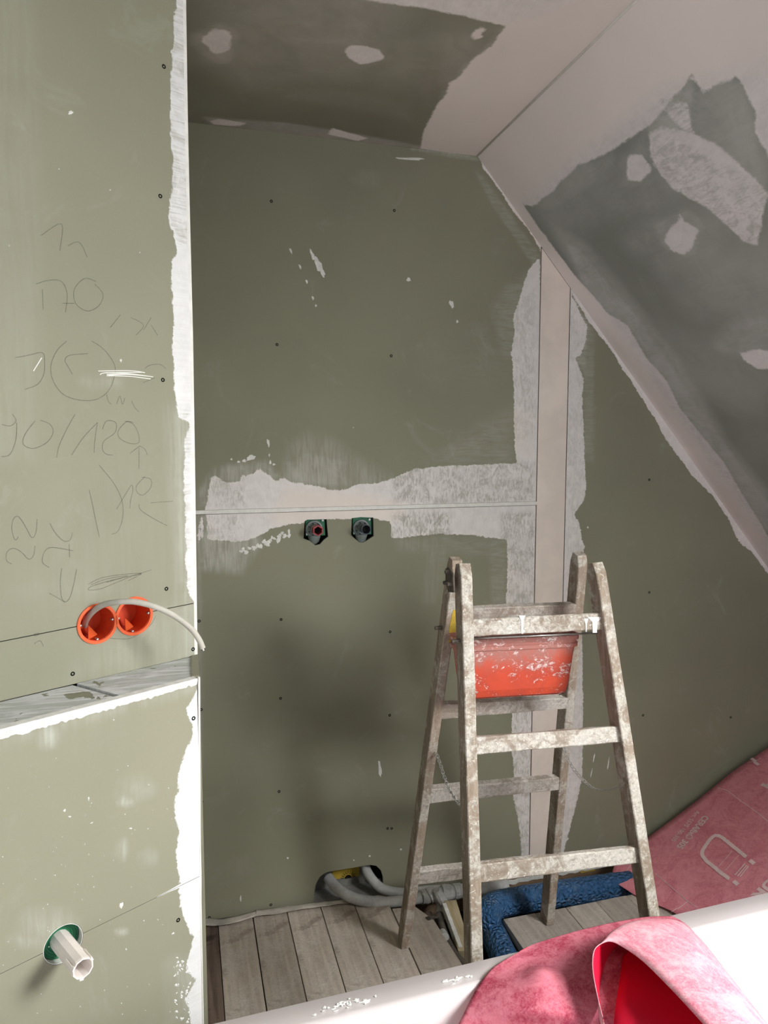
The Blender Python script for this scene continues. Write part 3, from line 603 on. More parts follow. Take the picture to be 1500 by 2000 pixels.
# pencil writing
c3 = lambda L: [(x/3.078, 650+y/3.078) for x, y in L]
c1 = lambda L: [(x/2, y/2) for x, y in L]
ST = [c3(q) for q in (
    [(400, 50), (340, 110), (305, 200), (320, 290), (380, 370), (480, 405), (580, 400), (650, 350), (685, 270), (690, 200), (650, 130), (600, 80), (550, 50)],
    [(435, 250), (410, 205), (390, 165), (420, 135), (530, 125)], [(90, 150), (170, 135), (255, 120), (268, 180), (262, 250), (225, 310), (150, 340)],
    [(75, 490), (95, 530), (60, 560), (10, 550)], [(100, 540), (95, 640), (60, 730), (8, 745)],
    [(210, 530), (150, 610), (140, 670), (200, 695), (280, 660), (318, 600), (300, 550), (240, 525)],
    [(450, 490), (395, 590), (355, 680), (340, 750)], [(430, 735), (500, 630), (585, 540)], [(585, 540), (570, 640), (565, 720)],
    [(615, 580), (640, 530), (695, 540), (690, 600), (625, 650), (615, 700), (640, 730), (680, 735)],
    [(800, 540), (760, 535), (710, 590), (720, 635), (780, 665), (832, 660), (832, 610), (800, 550), (750, 530)],
    [(780, 725), (840, 680)], [(840, 680), (870, 700), (885, 735)], [(835, 690), (835, 820)],
    [(595, 795), (680, 900), (730, 1000), (738, 1100), (710, 1190), (670, 1210)], [(535, 945), (555, 1030), (575, 1130), (597, 1228)],
    [(700, 1060), (760, 960), (790, 915), (798, 950), (785, 1000), (780, 1055)], [(870, 865), (820, 920), (825, 960), (860, 975), (905, 930), (905, 880), (850, 868)],
    [(905, 1022), (1040, 1012)], [(835, 1030), (845, 1065), (920, 1115), (1005, 1160)],
    [(110, 1225), (90, 1245), (70, 1180), (80, 1120), (110, 1105), (150, 1160), (190, 1230), (215, 1200), (222, 1120)],
    [(70, 1390), (40, 1370), (40, 1320), (80, 1295), (130, 1320), (170, 1360), (200, 1340), (210, 1280)],
    [(295, 1410), (255, 1380), (265, 1320), (310, 1290), (440, 1310)], [(415, 1270), (418, 1350)], [(300, 1145), (330, 1200), (380, 1250), (420, 1245), (435, 1200)],
    [(370, 1415), (362, 1500), (370, 1590), (390, 1618), (420, 1590), (445, 1500), (460, 1420)], [(295, 1565), (340, 1590), (390, 1618)],
    [(530, 1510), (620, 1470), (760, 1450), (850, 1448), (700, 1480), (560, 1520), (530, 1545), (600, 1540), (690, 1505), (800, 1460), (910, 1425)],
    [(545, 1515), (640, 1480), (770, 1460), (640, 1500)], [(770, 1490), (850, 1450)],
    [(640, 370), (650, 410), (668, 430)], [(790, 410), (810, 450), (835, 475)], [(700, 430), (720, 380), (735, 430), (750, 390)],
    [(870, 215), (900, 195), (960, 190), (995, 215)], [(860, 300), (930, 270)], [(620, 1830), (720, 1840), (800, 1830), (900, 1760), (935, 1700)], [(205, 1810), (230, 1805), (228, 1815), (210, 1822), (205, 1810)], [(205, 1870), (240, 1850), (260, 1885)])]
ST += [c1(q) for q in ([(160, 920), (240, 875), (233, 980)], [(265, 960), (300, 945), (320, 960), (340, 1005)], [(140, 1110), (190, 1095), (240, 1100), (262, 1150), (255, 1220)], [(165, 1130), (168, 1210)],
    [(375, 1100), (330, 1088), (290, 1130), (295, 1185), (340, 1215), (385, 1195), (402, 1150), (370, 1110)], [(243, 1185), (290, 1185)], [(430, 1280), (470, 1230)], [(510, 1240), (560, 1270), (530, 1310)], [(560, 1290), (590, 1240)], [(590, 1270), (615, 1310)])]
mb = MB()
for q in ST: ribbon(mb, LU, q, .0012, .0006)
mb.build('pencil_writing', 'pencil', left, fixn=False)['label'] = 'faint pencil numbers and sketches'
mb = MB()
for q in ([(590, 230), (780, 228), (870, 240)], [(640, 250), (760, 245), (920, 265)], [(600, 252), (640, 240), (850, 238)], [(640, 258), (780, 262), (905, 278)], [(650, 255), (760, 250), (900, 262)], [(250, 150), (200, 230)]):
    ribbon(mb, LU, c3(q), .0014, .0008)
mb.build('white_scratch', 'bead', left, fixn=False)
mb = MB(); blobs(mb, LU, [(138, 220, 5, 3.5, -.4), (236, 704, 2, 3, 0), (115, 330, 1.3, 1.3, 0), (18, 480, 1.5, 1.5, 0), (215, 371, 1.5, 1.5, 0), (273, 493, 1.2, 1.2, 0)])
blobs(mb, LL, [(237, 1768, 3.5, 6, .3), (173, 1560, 1.5, 4, 0), (126, 1583, 2, 3, .5), (136, 1595, 3, 1.5, 0), (255, 1618, 3, 1.5, 0), (179, 1607, 3, 1, -.4), (338, 1823, 3, 1.5, -.6), (246, 1854, 1.5, 2, 0), (222, 1406, 1.5, 1.5, 0)])
for k in range(46): blobs(mb, LL, [(random.uniform(340, 372), random.uniform(1870, 1998), random.uniform(.8, 3), random.uniform(1, 3.5), random.uniform(-.5, .8))])
for k in range(70): blobs(mb, LL, [(random.uniform(5, 345), random.uniform(1470, 1990), random.uniform(.5, 1.2), random.uniform(.5, 1.6), random.uniform(-.5, .8))])
mb.build('plaster_splash', 'plaster', left)['kind'] = 'stuff'

# ---- floor
floor = empty('floor', (0, 1.2, 0), 'worn wooden floorboards with an open gap for the pipes', kind='structure')
def plank(x0, x1, y0, y1, mat, z=0, t=.028, jag=0):
    mb = MB(); mb.prism([(x0, y0, z), (x1, y0, z), (x1+jag, y1, z), (x0+jag, y1, z)], (0, 0, -t))
    return mb.build('floorboard', mat, floor, org=(x0, y0, z), bevel=.0015)
seam = [-.045, .0695, .181, .2915, .4025, .5135, .626]
for i in range(len(seam)-1):
    g = .0022 if i in (1, 2, 4) else .0012
    o = plank(seam[i]+.001, seam[i+1]-g, 1.0, 2.235 if i < 6 else 2.13, 'plank_d' if i == 0 else 'plank', z=-.002*(i % 2))
    if i == 0: o['label'] = 'dark wet-stained floorboard'
mb = MB(); mb.prism([(.628, 1.0, 0), (.765, 1.0, 0), (.762, 1.75, 0), (.742, 2.06, 0), (.705, 2.14, 0), (.628, 2.15, 0)], (0, 0, -.028)); mb.build('floorboard', 'plank', floor, org=(.628, 1, 0), bevel=.0015)
for x0, x1, g in ((.960, 1.074, .0006), (1.074, 1.187, .0022), (1.187, 1.300, .0006), (1.300, 1.418, .002), (1.418, 1.53, .001), (1.53, 1.645, .001), (1.645, 1.76, .001)):
    plank(x0, x1-g, 1.0, 2.003, 'plank_g', z=random.uniform(-.002, 0))
for k in range(11): plank(1.762+k*.113-.0, 1.873+k*.113, 1.0, 2.24, 'plank_g') if 1.762+k*.113 < 2.6 else None
k = 0; x = -2.6
while x < 2.6: plank(x, x+.1115, -2.0, .998, 'plank_g'); x += .113
x = -2.6
while x < -.1: plank(x, x+.1115, 1.0, 2.2, 'plank_g'); x += .113
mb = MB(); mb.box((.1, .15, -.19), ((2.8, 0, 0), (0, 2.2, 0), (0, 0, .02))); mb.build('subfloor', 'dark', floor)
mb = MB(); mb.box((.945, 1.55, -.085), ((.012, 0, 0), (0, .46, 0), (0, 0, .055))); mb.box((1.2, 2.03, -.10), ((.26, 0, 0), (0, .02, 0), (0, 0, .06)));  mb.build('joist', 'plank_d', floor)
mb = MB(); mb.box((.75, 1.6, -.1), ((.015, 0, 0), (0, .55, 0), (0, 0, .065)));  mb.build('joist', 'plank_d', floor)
# wooden sill under the back wall boards, right of the opening
t1 = empty('trim_1', (1.2, YB, -.04), 'rough wooden sill at the foot of the back wall behind the blue pipe', kind='structure')
mb = MB(); mb.prism([(.64, YB-.004, -.042), (2.6, YB-.004, -.042), (2.6, YB-.004, -.125), (.64, YB-.004, -.125)], (0, .06, 0)); mb.build('sill_board', 'sill', t1)
q = [hy(x, y, YB-.006) for x, y in ((1130, 1697), (1158, 1693), (1163, 1700), (1135, 1705))]
mb = MB(); mb.prism(q, (0, .002, 0)); mb.build('label_scrap', 'yellow', t1)['label'] = 'torn yellow label'
mb = MB(); rows = [[], []]
for i in range(60):
    x = .80+.75*i/59; n1 = mnoise.noise(Vector((x*40, 1, 0)))
    rows[0].append((x, YB-.0135, -.034+.004*n1)); rows[1].append((x, YB-.0125, -.050+.008*n1))
mb.grid(rows); mb.build('plaster_edge', 'plaster', t1, solid=(.003, 0))

# ================================================================ THINGS
# ---- crumpled edge strips on the floor along the wall
def strip(path, w0, w1, mat, name, label, seed):
    n = len(path); P = smoothpath(path, 10); base = P[len(P)//2]; rows = []
    for j in range(6):
        r = []
        for i, p in enumerate(P):
            t = nrm(P[min(i+1, len(P)-1)]-P[max(i-1, 0)]); s_ = np.array([t[1], -t[0], 0]); w = w0+(w1-w0)*i/len(P)
            zz = .004+.007*(1+mnoise.noise(Vector((p[0]*22+seed, j*.9, seed))))*(1-.5*abs(j-2)/3)
            r.append(p+s_*w*(j/5)+np.array([0, 0, zz]))
        rows.append(r)
    o = MB().grid(rows).build(name, mat, None, org=base, smooth=True, solid=(.0025, 0)); tag(o, label, 'strip'); return o
strip([hz(x, y, .0) for x, y in ((402, 1798), (440, 1799), (480, 1790), (505, 1783))], .035, .02, 'strip', 'edge_strip', 'curled white edge strip on the floor in the left corner of the niche', 1)
strip([hz(x, y, .0) for x, y in ((500, 1783), (540, 1779), (600, 1770), (660, 1764), (720, 1760))], .03, .012, 'strip', 'edge_strip', 'flat pale edge strip lying along the wall below the low opening', 4)

# ---- yellow label in the opening
lab = empty('sticker', (.50, YB+.08, .06), 'yellow label with a black sun symbol inside the low wall opening', 'label')
yl = YB+.083
q = [hy(649, 1700, yl), hy(702, 1690, yl), hy(702, 1711, yl), hy(649, 1718, yl)]
MB().prism(q, (0, .0015, 0)).build('label_sheet', 'yellow', lab)
mb = MB(); c = hy(680, 1716, yl-.0008); 
def disc(r, n=16): return [(c[0]+r*cos(pi*k/n), c[1], c[2]+.001+r*sin(pi*k/n)) for k in range(n+1)]
mb.prism(disc(.0125), (0, .0006, 0))
for k in range(9):
    a = pi*(k+.5)/9; d = np.array([cos(a), 0, sin(a)]); s_ = np.array([-sin(a), 0, cos(a)])*.0011; p = np.array(c)+(0, 0, .001)
    mb.prism([p+d*.0165-s_, p+d*.027-s_*.5, p+d*.027+s_*.5, p+d*.0165+s_], (0, .0006, 0))
mb.build('sun_symbol', 'black', lab)['label'] = 'black sun with rays'

# ---- grey insulated pipes
def wob(P, a=.0015): return [p+np.array([random.uniform(-a, a) for _ in range(3)]) for p in P]
P1 = [hy(640, 1712, YB+.05), hy(652, 1728, YB+.02), hy(672, 1745, YB-.03), hy(700, 1757, YB-.055), hy(740, 1762, YB-.06), hy(785, 1760, YB-.065), hy(820, 1754, YB-.07), hy(850, 1750, YB-.07)]
o = tag(MB().tube(smoothpath(P1, 8), .0175, 14).build('insulated_pipe', 'tube', None, org=P1[4], smooth=True), 'grey insulated pipe, front one curving out of the low wall opening', 'pipe', 'grey insulated pipes at the wall foot')
P2 = [hy(712, 1680, YB+.06), hy(717, 1702, YB+.03), hy(733, 1725, YB+.0), hy(752, 1738, YB-.02), hy(785, 1744, YB-.03), hy(830, 1740, YB-.04), hy(862, 1738, YB-.05)]
o = tag(MB().tube(smoothpath(P2, 8), .0165, 14).build('insulated_pipe', 'tube', None, org=P2[4], smooth=True), 'grey insulated pipe rising into the right end of the low opening', 'pipe', 'grey insulated pipes at the wall foot')
br = empty('pipe_branch', hy(860, 1750, YB-.07), 'taped grey pipe branch beside the rear ladder foot', 'pipe')
P3 = [hy(822, 1752, YB-.07), hy(850, 1748, YB-.075), hy(885, 1742, YB-.075), hy(915, 1738, YB-.075), hy(950, 1736, YB-.075), hy(990, 1730, YB-.07)]
MB().tube(wob(smoothpath(P3, 6)), .0225, 16).build('main_tube', 'tube', br, smooth=True)
P4 = [hy(858, 1750, YB-.075), hy(862, 1768, YB-.09), hy(860, 1790, YB-.13)]
MB().tube(smoothpath(P4, 6), [.02]*5+[.018]*8, 14).build('branch_tube', 'tube', br, smooth=True)
for x0, x1, r in ((838, 852, .0245), (862, 878, .0262), (884, 900, .0255)):
    a, b = hy(x0, 1749-(x0-838)*.15, YB-.075), hy(x1, 1748-(x1-838)*.15, YB-.075)
    MB().tube(wob([a+(b-a)*i/5 for i in range(6)], .001), [r*(1+random.uniform(-.04, .04)) for _ in range(6)], 14).build('tape_wrap', 'tape', br, smooth=False)
a, b = hy(852, 1738, YB-.10), hy(870, 1768, YB-.11); MB().tube(wob([a+(b-a)*i/4 for i in range(5)], .001), [.012, .016, .018, .017, .013], 10).build('tape_wrap', 'tape', br)
P5 = [hz(858, 1786, -.02), hz(862, 1805, -.025), hz(872, 1835, -.03), hz(886, 1862, -.03), hz(905, 1884, -.03), hz(930, 1915, -.03)]
dp = empty('drain_line', V(P5[2]), 'thin dirty dark pipe running forward in the floor gap', 'pipe')
MB().tube(smoothpath(P5, 6), .013, 12).build('pipe_run', 'dkpipe', dp, smooth=True)
a = hz(864, 1822, -.015); MB().tube([a, a+np.array([-.002, -.03, .006])], .0135, 14).build('pipe_joint', 'tape', dp, smooth=False)
a = hz(846, 1791, .002); MB().box(a, ((.022, .004, 0), (-.002, .006, 0), (0, 0, .004))).build('pipe_clip', 'rust', dp, bevel=.001)
# ---- blue pipe
bp = empty('waste_pipe', V(hy(1000, 1760, 2.1)), 'crinkled blue foam-wrapped waste pipe with an elbow in the floor gap', 'pipe')
R_ = .042
PB = [hy(1232, 1726, 2.09), hy(1180, 1733, 2.09), hy(1100, 1744, 2.085), hy(1020, 1757, 2.08), hy(975, 1765, 2.075)]
PB2 = [hy(985, 1763, 2.075), hy(962, 1772, 2.06), hy(953, 1790, 2.02), hz(958, 1810, -.04), hz(975, 1850, -.04), hz(1000, 1905, -.04)]
sp = smoothpath(PB, 14); MB().tube(sp, [R_*(1+.04*mnoise.noise(Vector((i*.35, 0, 0)))) for i in range(len(sp))], 28).build('straight_run', 'blue', bp, smooth=True)
sp = smoothpath(PB2, 12); MB().tube(sp, [R_*(1.02+.05*mnoise.noise(Vector((i*.35, 3, 0)))) for i in range(len(sp))], 28).build('elbow_run', 'blue', bp, smooth=True)
# ---- batten offcut in the gap
bt = empty('batten', V(hz(888, 1810, -.01)), 'short pale batten offcut leaning in the floor gap left of the front ladder stile', 'board')
q = [hz(866, 1764, .012), hz(893, 1758, .012), hz(916, 1838, .0), hz(914, 1868, -.02), hz(892, 1838, -.02)]
A0, A1 = hz(879, 1758, .01), hz(908, 1856, -.02); ax = nrm(A1-A0); sx = nrm(np.cross(ax, (0, 0, 1))); uz = np.cross(sx, ax)
MB().box((A0+A1)/2-uz*.02, ((A1-A0)/2, sx*.021, uz*.02)).build('wood_block', 'batten', bt, bevel=.0015)
B0, B1 = hz(864, 1766, .012), hz(896, 1852, -.02); ax = nrm(B1-B0); sx = nrm(np.cross(ax, (0, 0, 1))); uz = np.cross(sx, ax)
mb = MB(); rows = [[], []]
for i in range(24):
    p = B0+(B1-B0)*i/23; n1 = mnoise.noise(Vector((i*.6, 2, 0)))*.003
    rows[0].append(p+uz*(.004+n1)-sx*0); rows[1].append(p+uz*(.004+n1)+sx*(-.012+n1))
mb.grid(rows); mb.build('plaster_crust', 'plaster', bt, solid=(.03, -1))

# ---- orange twin socket boxes
for i, (c, lab_) in enumerate(zip(boxc, ('round orange wall socket box the grey cable comes out of', 'round orange wall socket box to the right, behind the cable'))):
    c3d = LU.P(*c, 0); jb = empty('socket_box', V(c3d), lab_, 'socket box', 'orange socket boxes in the left wall')
    r = boxr
    MB().lathe(c3d, LU.n, [(r-.0035, .0), (r-.0035, -.003), (r-.006, -.05), (0.0001, -.05)], 40).build('cup', 'orange_in', jb, smooth=False, solid=(.0012, 1), fixn=False)
    MB().lathe(c3d, LU.n, [(r-.0038, -.006), (r-.0038, .0022), (r+.0012, .0022), (r+.0012, -.001), (r-.001, -.006)], 48).build('rim', 'orange', jb, smooth=False, fixn=True)
    a = 0 if i == 0 else .1
    q = [LU.P(c[0]+x, c[1]+y, z) for x, y, z in ((-.016, -.026, -.004), (.0, -.010, -.04), (.012, -.027, -.03))]
    MB().prism(q, LU.n*.002).build('reflection_triangle', 'orange', jb)  # lighter orange triangle stands in for the reflection inside the cup
    pts = [(163, 1222), (222, 1210), (191, 1248)] if i == 0 else [(234, 1208), (290, 1198), (260, 1234), (261, 1172)]
    for x, y in pts:
        p = LU.uv(x, y); d = np.array(p)-np.array(c); d = d/np.linalg.norm(d)*(r-.0058); p = LU.P(c[0]+d[0], c[1]+d[1], -.002)
        MB().lathe(p, LU.n, [(.0024, -.006), (.0024, .001), (.0015, .0018), (.0001, .0014)], 10).build('box_screw', 'steel', jb, smooth=True)
# ---- cable
cp = [(170, 1232, 1.315), (166, 1218, 1.292), (178, 1198, 1.262), (200, 1182, 1.245), (228, 1176, 1.235), (258, 1175, 1.235), (290, 1181, 1.24), (320, 1192, 1.25), (350, 1209, 1.262), (374, 1229, 1.275), (388, 1248, 1.285), (396, 1266, 1.29)]
CPt = [dep(*p) for p in cp]; cb = empty('cable', V(CPt[5]), 'thick grey electric cable arching out of the left orange socket box', 'cable')
MB().tube(smoothpath(CPt, 8), .0052, 14).build('sheath', 'cable', cb, smooth=True)
e = CPt[-1]; t = nrm(CPt[-1]-CPt[-2])
for k, a in enumerate((0, 2.1, 4.2)):
    o_ = nrm(np.cross(t, (1, 0, 0))); w_ = np.cross(t, o_); q = e+(o_*cos(a)+w_*sin(a))*.0024
    MB().tube([q-t*.001, q+t*.004], .0014, 8).build('wire', 'rust' if k else 'plaster', cb)
# ---- white pipe stub with green gasket
ps3 = LL.P(*pc, 0); pst = empty('pipe_stub', V(ps3), 'white plastic drain stub sticking out of a round hole in the lower left wall', 'pipe')
MB().lathe(ps3, LL.n, [(.0305, -.0005), (.0305, -.02), (.026, -.022), (.026, -.030)], 40).build('hole_edge', 'plaster', pst, fixn=False, solid=(.0008, 1))
prof = []
for k in range(4): r0 = .0295-k*.004; prof += [(r0, -.014-k*.001), (r0-.0015, -.0115-k*.001), (r0-.003, -.014-k*.001)]
MB().lathe(ps3, LL.n, prof+[(.014, -.02)], 40).build('gasket', 'green_pl', pst, smooth=True, fixn=False)
# stub length so that its mouth lands where the photograph shows it
Ls = .075; r = .0158
MB().lathe(ps3, LL.n, [(r-.0002, -.03), (r, Ls-.012), (r+.0005, Ls-.004), (r, Ls), (r-.002, Ls), (r-.0025, Ls-.004), (r-.0025, .0)], 10).build('pipe_wall', 'white_pl', pst, smooth=False, fixn=False)
MB().lathe(ps3, LL.n, [(r-.0028, .0), (.0001, .0)], 12).build('plug', 'white_pl', pst, fixn=False)
u_ = np.array([0, 0, 1.]); w_ = DL
for a in (.6, 2.7, 4.5):
    d = w_*cos(a)+u_*sin(a); t_ = -w_*sin(a)+u_*cos(a)
    MB().box(ps3+LL.n*(Ls-.014)+d*(r+.0006), (LL.n*.013, t_*.0022, d*.0012)).build('lug', 'white_pl', pst, bevel=.0004)
    MB().box(ps3+LL.n*(Ls-.0005)+d*(r-.0002), (LL.n*.0022, t_*.003, d*.0014)).build('lug', 'white_pl', pst, bevel=.0004)
# ---- water connectors
for (x, y), col, lab_, hexa in (((614, 1031), 'red_pl', 'water outlet with a hexagonal red plug in the back wall', True), ((706, 1029), 'blue_blk', 'water outlet with an open blue-black nozzle in the back wall', False)):
    c = hy(x, y, YB+.004); wc_ = empty('water_outlet', V(c), lab_, 'water outlet', 'water outlets in the back wall')
    mb = MB(); mb.box(c+np.array([.005, .012, .003]), ((.032, 0, 0), (0, .004, 0), (0, 0, .03))); mb.build('green_plate', 'green_pl', wc_, bevel=.002)
    n_ = np.array([0, -1., 0])
    MB().lathe(c+np.array([0, .01, -.004]), n_, [(.027, 0), (.0285, .006), (.027, .010), (.022, .011), (.020, .006), (.012, .005)], 32).build('grey_collar', 'grey_pl', wc_, smooth=False)
    for k in range(14):
        a = pi*2*k/14; p = c+np.array([.0185*cos(a), -.0005, -.004+.0185*sin(a)]); MB().box(p, ((.0015*cos(a), 0, .0015*sin(a)), (0, .003, 0), (-.001*sin(a), 0, .001*cos(a)))).build('collar_tooth', 'black', wc_) if k < 14 and k % 2 == 0 else None
    rr = .0145
    MB().lathe(c+np.array([.001, .0, -.002]), n_, [(rr-.001, -.01), (rr, .0), (rr-.0008, .03), (rr-.0008, .034)], 24).build('nozzle', 'grey_pl' if not hexa else 'felt', wc_, smooth=True)
    MB().lathe(c+np.array([.001, .0, -.002]), n_, [(rr+.0002, .030), (rr+.003, .034), (rr+.003, .062), (rr-.001, .062), (rr-.002, .03), (.0001, .03)] if hexa else [(rr, .03), (rr+.0015, .034), (rr+.0015, .06), (rr-.001, .06), (rr-.0018, .02), (.0001, .02)], 6 if hexa else 24).build('nozzle_mouth', [col], wc_, fixn=True)
    MB().lathe(c+np.array([.001, .0, -.002]), n_, [(.0115, .0325), (.0001, .0325)] if hexa else [(.0122, .04), (.0001, .04)], 16).build('nozzle_core', 'black', wc_, fixn=False)
    mb = MB(); q = [(c[0]-.024, c[1]+.004, c[2]-.026), (c[0]+.026, c[1]+.004, c[2]-.026)]
    MB().lathe(np.array([c[0], c[1]+.006, c[2]-.025]), (0, 0, -1), [(.0001, .0), (.021, .0), (.020, .004), (.015, .02), (.006, .028), (.0001, .029)], 20).build('elbow_body', 'grey_pl', wc_, smooth=True)
    for sx, sz in ((-.023, -.0215), (.028, .021)):
        MB().lathe(c+np.array([sx, .006, sz+.002]), n_, [(.0001, .003), (.0036, .003), (.0042, 0)], 12).build('plate_screw', 'steel', wc_)
# dark voids behind holes
for nm, hl in (('h', 0),):
    pass

# ---- bathtub
tub = empty('bathtub', (.5, .75, 0), 'white bathtub in the foreground with a pink membrane over its rim', 'bathtub')
zr = .60; TO = hz(850, 1893, zr); TO2 = hz(1457, 1750, zr); td = nrm((TO2-TO)*np.array([1, 1, 0])); tn = np.array([td[1], -td[0], 0])   # tn points to the camera side
xl, xr, wd = -.80, 1.02, .74       # along td from TO; width
def T(a, b, z): p = TO+td*a+tn*b; return (p[0], p[1], z)
def ring(a0, a1, b0, b1, r, z, n=10, dip=0):
    out = []
    for cx, cy, s in ((a1-r, b0+r, -pi/2), (a1-r, b1-r, 0), (a0+r, b1-r, pi/2), (a0+r, b0+r, pi)):
        for k in range(n+1):
            t = s+pi/2*k/n; out.append(T(cx+r*cos(t), cy+r*sin(t), z))
    return out
LW = .74; al = -.70; ar = 1.02
rings = [ring(al+.02, ar-.02, .02, LW-.02, .03, .05), ring(al+.008, ar-.008, .008, LW-.008, .03, zr-.05), ring(al, ar, 0, LW, .03, zr-.03), ring(al, ar, 0, LW, .03, zr-.006), ring(al+.005, ar-.005, .005, LW-.005, .028, zr),
         ring(al+.05, ar-.05, .046, LW-.05, .08, zr+.0005), ring(al+.056, ar-.056, .052, LW-.056, .08, zr+.003), ring(al+.066, ar-.066, .060, LW-.064, .08, zr-.001), ring(al+.076, ar-.076, .066, LW-.072, .09, zr-.016),
         ring(al+.10, ar-.10, .086, LW-.09, .12, zr-.12), ring(al+.16, ar-.13, .115, LW-.12, .14, zr-.30), ring(al+.24, ar-.19, .16, LW-.16, .15, zr-.40), ring(al+.34, ar-.28, .24, LW-.24, .13, zr-.425)]
mb = MB(); 
for r_ in rings: mb.v += [tuple(map(float, p)) for p in r_]
n = len(rings[0])
for i in range(len(rings)-1):
    for k in range(n): mb.f.append((i*n+k, i*n+(k+1) % n, (i+1)*n+(k+1) % n, (i+1)*n+k)); mb.m.append(0)
mb.f.append(tuple((len(rings)-1)*n+k for k in range(n))); mb.m.append(0)
o = mb.build('tub_shell', 'enamel', tub, smooth=True)
md = o.modifiers.new('b', 'BEVEL') if False else None
for sx in (al+.2, ar-.2):
    for sy in (.15, LW-.15): MB().tube([T(sx, sy, 0.0), T(sx, sy, .14)], .02, 12).build('foot', 'rust', tub)
for cx, cy, rx, ry in ((655, 1965, 50, 14), (690, 1957, 40, 10), (890, 1912, 34, 7)):    # dried filler smears on the rim
    mb = MB()
    for k in range(16):
        x, y = cx+random.gauss(0, rx*.5), cy+random.gauss(0, ry*.4); y += -(x-cx)*.22
        q = [hz(*p, zr+.0009) for p in ell(x, y, random.uniform(2, 7), random.uniform(1, 3), -.3, 10, .3)]; b = len(mb.v)
        mb.v += [tuple(p) for p in q]+[tuple(hz(x, y, zr+.0030))]; mb.f += [(b+i, b+(i+1) % 10, b+10) for i in range(10)]; mb.m += [0]*10
    mb.build('filler_smear', 'plaster', tub, smooth=True)['kind'] = 'stuff'

# ---- loose membrane over the tub rim, with the rolled-up corner
def rows_from(rowsdef, nx=36, k=8, bump=None):
    L = []
    for (pts, z) in rowsdef:
        P = smoothpath([hz(p[0], p[1], z if len(p) < 3 else z+p[2]) for p in pts], 12)
        d = [0]
        for a, b in zip(P, P[1:]): d.append(d[-1]+np.linalg.norm(b-a))
        d = np.array(d)/d[-1]; A = np.array(P); tt = np.linspace(0, 1, nx)
        L.append(np.array([[np.interp(t, d, A[:, c]) for c in range(3)] for t in tt]))
    out = []
    n = len(L)
    for i in range(n-1):
        a, b, c, d = L[max(i-1, 0)], L[i], L[i+1], L[min(i+2, n-1)]
        for j in range(k):
            t = j/k; out.append(.5*((2*b)+(-a+c)*t+(2*a-5*b+4*c-d)*t*t+(-a+3*b-3*c+d)*t**3))
    out.append(L[-1]); return out
mem = empty('membrane', V(hz(1150, 1850, zr)), 'pink fleece membrane draped over the bathtub rim with a rolled red-lined corner', 'membrane')
G = rows_from([([(1028, 1853), (1050, 1841), (1150, 1812), (1250, 1792), (1312, 1789)], .610),
               ([(985, 1874), (1040, 1862), (1150, 1832, .004), (1250, 1815, .006), (1340, 1806)], .610),
               ([(957, 1894), (1040, 1890), (1150, 1880, .01), (1260, 1862, .01), (1380, 1850)], .609),
               ([(930, 1932), (1040, 1925, .02), (1150, 1930, .012), (1270, 1920, .01), (1430, 1920)], .602),
               ([(908, 1972), (1045, 1975, .02), (1150, 1980, .01), (1290, 1975, .01), (1470, 1972)], .590),
               ([(888, 2020), (1050, 2025), (1160, 2030), (1300, 2030), (1500, 2022)], .572),
               ([(860, 2130), (1050, 2140), (1160, 2140), (1300, 2140), (1560, 2120)], .54)], 70, 9)
for i, row in enumerate(G):
    for j, p in enumerate(row):
        p[2] += .0035*mnoise.noise(Vector((p[0]*14, p[1]*14, 0)))*min(1, i/12)
        q = hz(1055, 1925, .6); dd = np.hypot(p[0]-q[0], p[1]-q[1]); p[2] += .013*math.exp(-(dd/.028)**2)
MB().grid([r_[::-1] for r_ in G]).build('draped_sheet', ['fleece', 'red_back'], mem, smooth=True, solid=(.0012, -1, 1), fixn=False)
# roll: edge curve Mo -> outer ridge -> right silhouette -> back under to the left
Mo = [(1184, 2010, .010), (1176, 1985, .02), (1165, 1940, .045), (1157, 1895, .062), (1158, 1862, .074), (1168, 1846, .080), (1190, 1838, .082), (1215, 1848, .082), (1255, 1876, .085), (1300, 1920, .090), (1340, 1962, .095), (1378, 2004, .10), (1440, 2075, .11)]
Ko = [(1176, 2012, .004), (1168, 1975, .004), (1170, 1935, .004), (1182, 1895, .006), (1195, 1866, .008), (1206, 1850, .010), (1240, 1815, .012), (1285, 1796, .014), (1330, 1800, .016), (1372, 1838, .02), (1412, 1888, .024), (1460, 1950, .03), (1530, 2040, .036)]
def zcurve(L): return smoothpath([hz(x, y, .60+h) for x, y, h in L], 6)
MC, KC = zcurve(Mo), zcurve(Ko); rows = []
for s in np.linspace(0, 1, 12):
    r_ = []
    for i, (m, k_) in enumerate(zip(MC, KC)):
        t = i/(len(MC)-1); lift = .020*sin(pi*s)*(1 if t > .45 else .4); p = m+(k_-m)*s; p = p+np.array([0, 0, lift]); r_.append(p)
    rows.append(r_)
MB().grid(rows).build('rolled_corner', ['fleece3', 'red_back'], mem, smooth=True, solid=(.0012, -1, 1), fixn=False)
Lo = [(1216, 1868, .012), (1212, 1900, .012), (1206, 1940, .012), (1200, 1985, .012), (1195, 2040, .012), (1195, 2120, .012)]
Kr = [(1285, 1800, .012), (1345, 1838, .016), (1395, 1890, .02), (1440, 1945, .025), (1490, 2010, .03), (1560, 2110, .036)]
LC, KR = zcurve([(x, y, h+.012) for x, y, h in Lo]), zcurve([(x, y, h+.010) for x, y, h in Kr]); rows = []
for s in np.linspace(0, 1, 10): rows.append([a+(b-a)*s-np.array([0, 0, .0*sin(pi*s)]) for a, b in zip(LC, KR)])
